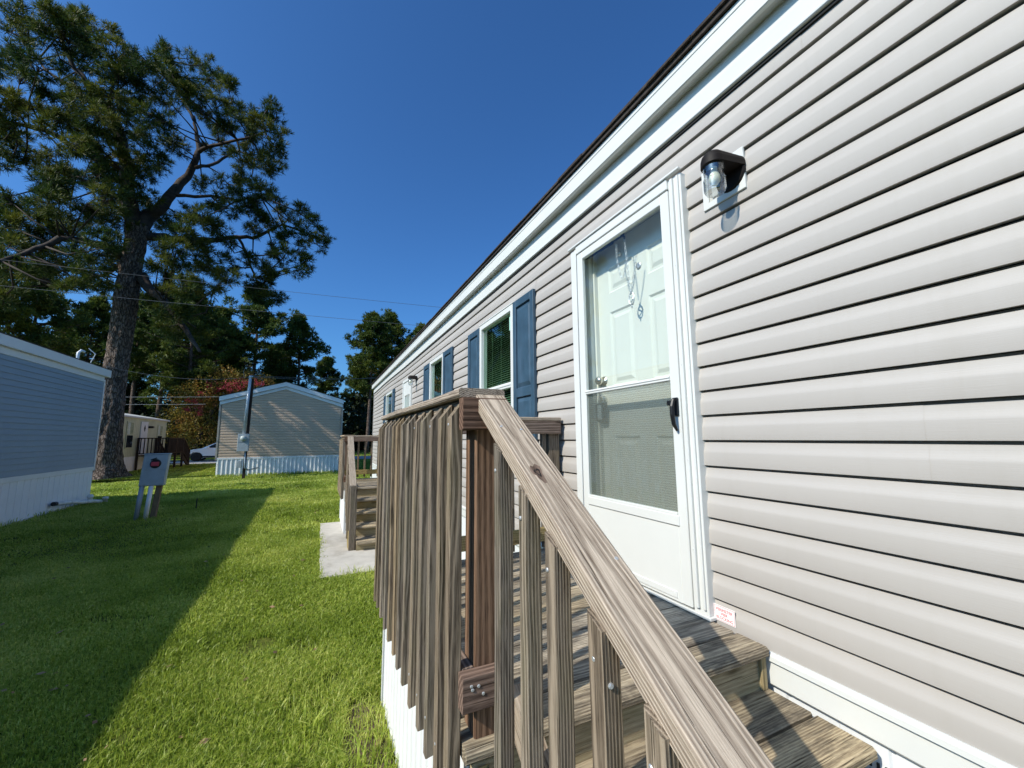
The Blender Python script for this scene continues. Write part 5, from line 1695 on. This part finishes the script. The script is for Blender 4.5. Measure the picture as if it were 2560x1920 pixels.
def keep(P):
    x, y = P[:, 0], P[:, 1]
    bx = -5.30 + (y - 14.27) * math.tan(BR)
    k = ~((x < bx + .03) & (y < 14.3))
    k &= ~((x > .06) & (y > 5.21) & (y < 8.47))
    k &= ~((x > .40) & ((y < 2.78) | ((y > 7.2) & (y < 9.05))))
    k &= ~((x > TX0 - .02) & (x < TX1 + .02) & (y > TY - .03))
    k &= ~((x < CX + .02) & (y > 21.4) & (y < 32.2))
    k &= ~((y > 33.0) & (y < 39.2))
    # bare spots
    th = np.sin(x * 3.1 + 2 * np.sin(y * 1.3)) * np.sin(y * 2.3 + 1.5 * np.sin(x * 1.9)) + .5 * np.sin(x * 9 + y * 4) * np.sin(y * 8 - x * 3)
    k &= ~((th < -.95) & (RNG.uniform(size=len(x)) < .72))
    k &= ~(((x + .02) ** 2 / .16 ** 2 + (y - 2.75) ** 2 / .35 ** 2 < 1) & (RNG.uniform(size=len(x)) < .55))
    k &= ~(((x + .37) ** 2 / .13 ** 2 + (y - 3.83) ** 2 / .15 ** 2 < 1) & (RNG.uniform(size=len(x)) < .93))
    k &= ~(((x - .33) ** 2 / .16 ** 2 + (y - 2.35) ** 2 / .5 ** 2 < 1) & (RNG.uniform(size=len(x)) < .8))
    return k
def reg(y0, y1):
    def f(r, n):
        y = y0 + (y1 - y0) * r.uniform(0, 1, n) ** 1.0
        xl = np.maximum(-.95 * y - .2, -14.0); xr = np.where(y < 2.75, .42, np.where(y < 17, 1.56, 4.5))
        x = xl + (xr - xl) * r.uniform(0, 1, n)
        return np.stack([x, y], 1)
    return f
Vs = []; Fs = []; off = 0
for n, a, b, h, wd, sd in ((190000, 1.5, 4.2, .046, .0055, 1), (200000, 4.2, 8.0, .046, .0085, 2), (140000, 8.0, 14.5, .050, .015, 3), (120000, 14.5, 24, .055, .027, 4), (60000, 24, 46, .06, .06, 5)):
    V_, F_ = blades(n, reg(a, b), h, wd, sd, .75, keep)
    Vs.append(V_); Fs.append(F_ + off); off += len(V_)
# longer unmown tufts at walls and posts
r = np.random.default_rng(77)
def clumps(cs, per, spread, h, wd, sd):
    global off
    def f(rr, n):
        c = np.array(cs)[rr.integers(0, len(cs), n)]
        return c + rr.normal(0, spread, (n, 2))
    V_, F_ = blades(per * len(cs), f, h, wd, sd, .6, None)
    Vs.append(V_); Fs.append(F_ + off); off += len(V_)
clumps([(.37, 1.75 + .09 * i + r.normal(0, .03)) for i in range(11)], 26, .05, .11, .006, 20)
clumps([(.22, 2.25), (.30, 2.05)], 22, .05, .15, .010, 21)
clumps([(-3.0 + r.normal(0, .1), 10.6 + r.normal(0, .06)) for i in range(6)], 40, .07, .12, .014, 22)
clumps([(x_, 20.9 + r.normal(0, .04)) for x_ in np.arange(-3.9, .8, .16)], 30, .09, .16, .022, 23)
clumps([(-5.2 + r.normal(0, .05), y_) for y_ in np.arange(9, 14.2, .25)], 20, .08, .13, .014, 24)
clumps([(.30 + .1 * i, 5.22) for i in range(8)], 14, .05, .09, .008, 25)
clumps([(.06, 5.3 + .12 * i) for i in range(26)], 16, .03, .07, .009, 26)
clumps([(-4 * r.uniform() + .2, 2.4 + 9 * r.uniform() ** 1.5) for i in range(46)], 16, .035, .085, .013, 27)
obj('grass', mesh_np(np.concatenate(Vs), np.concatenate(Fs)), MAT['grass'], kind='stuff', label='green lawn grass between the homes', cat='grass')
G().prism([(.0, 1.3), (.38, 1.3), (.40, 2.66), (.2, 2.9), (-.06, 2.5)], -.02, .004, 'Z').obj('dirt_patch', MAT['dirt'], kind='structure')

# a few fallen leaves and clods on the lawn
def litter():
    r = np.random.default_rng(5)
    n = 260
    y = 2.2 + 14 * r.uniform(0, 1, n) ** 1.6; x = -.9 * y + (0.35 + .9 * y) * r.uniform(0, 1, n)
    k = keep(np.stack([x, y], 1)); x, y = x[k], y[k]; n = len(x)
    a = r.uniform(0, 6.28, n); L = r.uniform(.012, .032, n); z = r.uniform(.022, .05, n)
    tl = r.uniform(-.3, .3, n)
    c, s_ = np.cos(a) * L, np.sin(a) * L
    V = np.stack([np.stack([x - c, y - s_, z], 1), np.stack([x + s_ * .45, y - c * .45, z + tl * L + .004], 1), np.stack([x + c, y + s_, z + tl * L], 1), np.stack([x - s_ * .45, y + c * .45, z - .004], 1)], 1).reshape(-1, 3)
    obj('fallen_leaves', mesh_np(V, np.arange(n * 4).reshape(-1, 4)), m_plain('dry_leaf', (.24, .15, .08), .8, vary=.5, scale=3), kind='stuff', label='small dry brown leaves scattered over the lawn grass', cat='leaves')
litter()
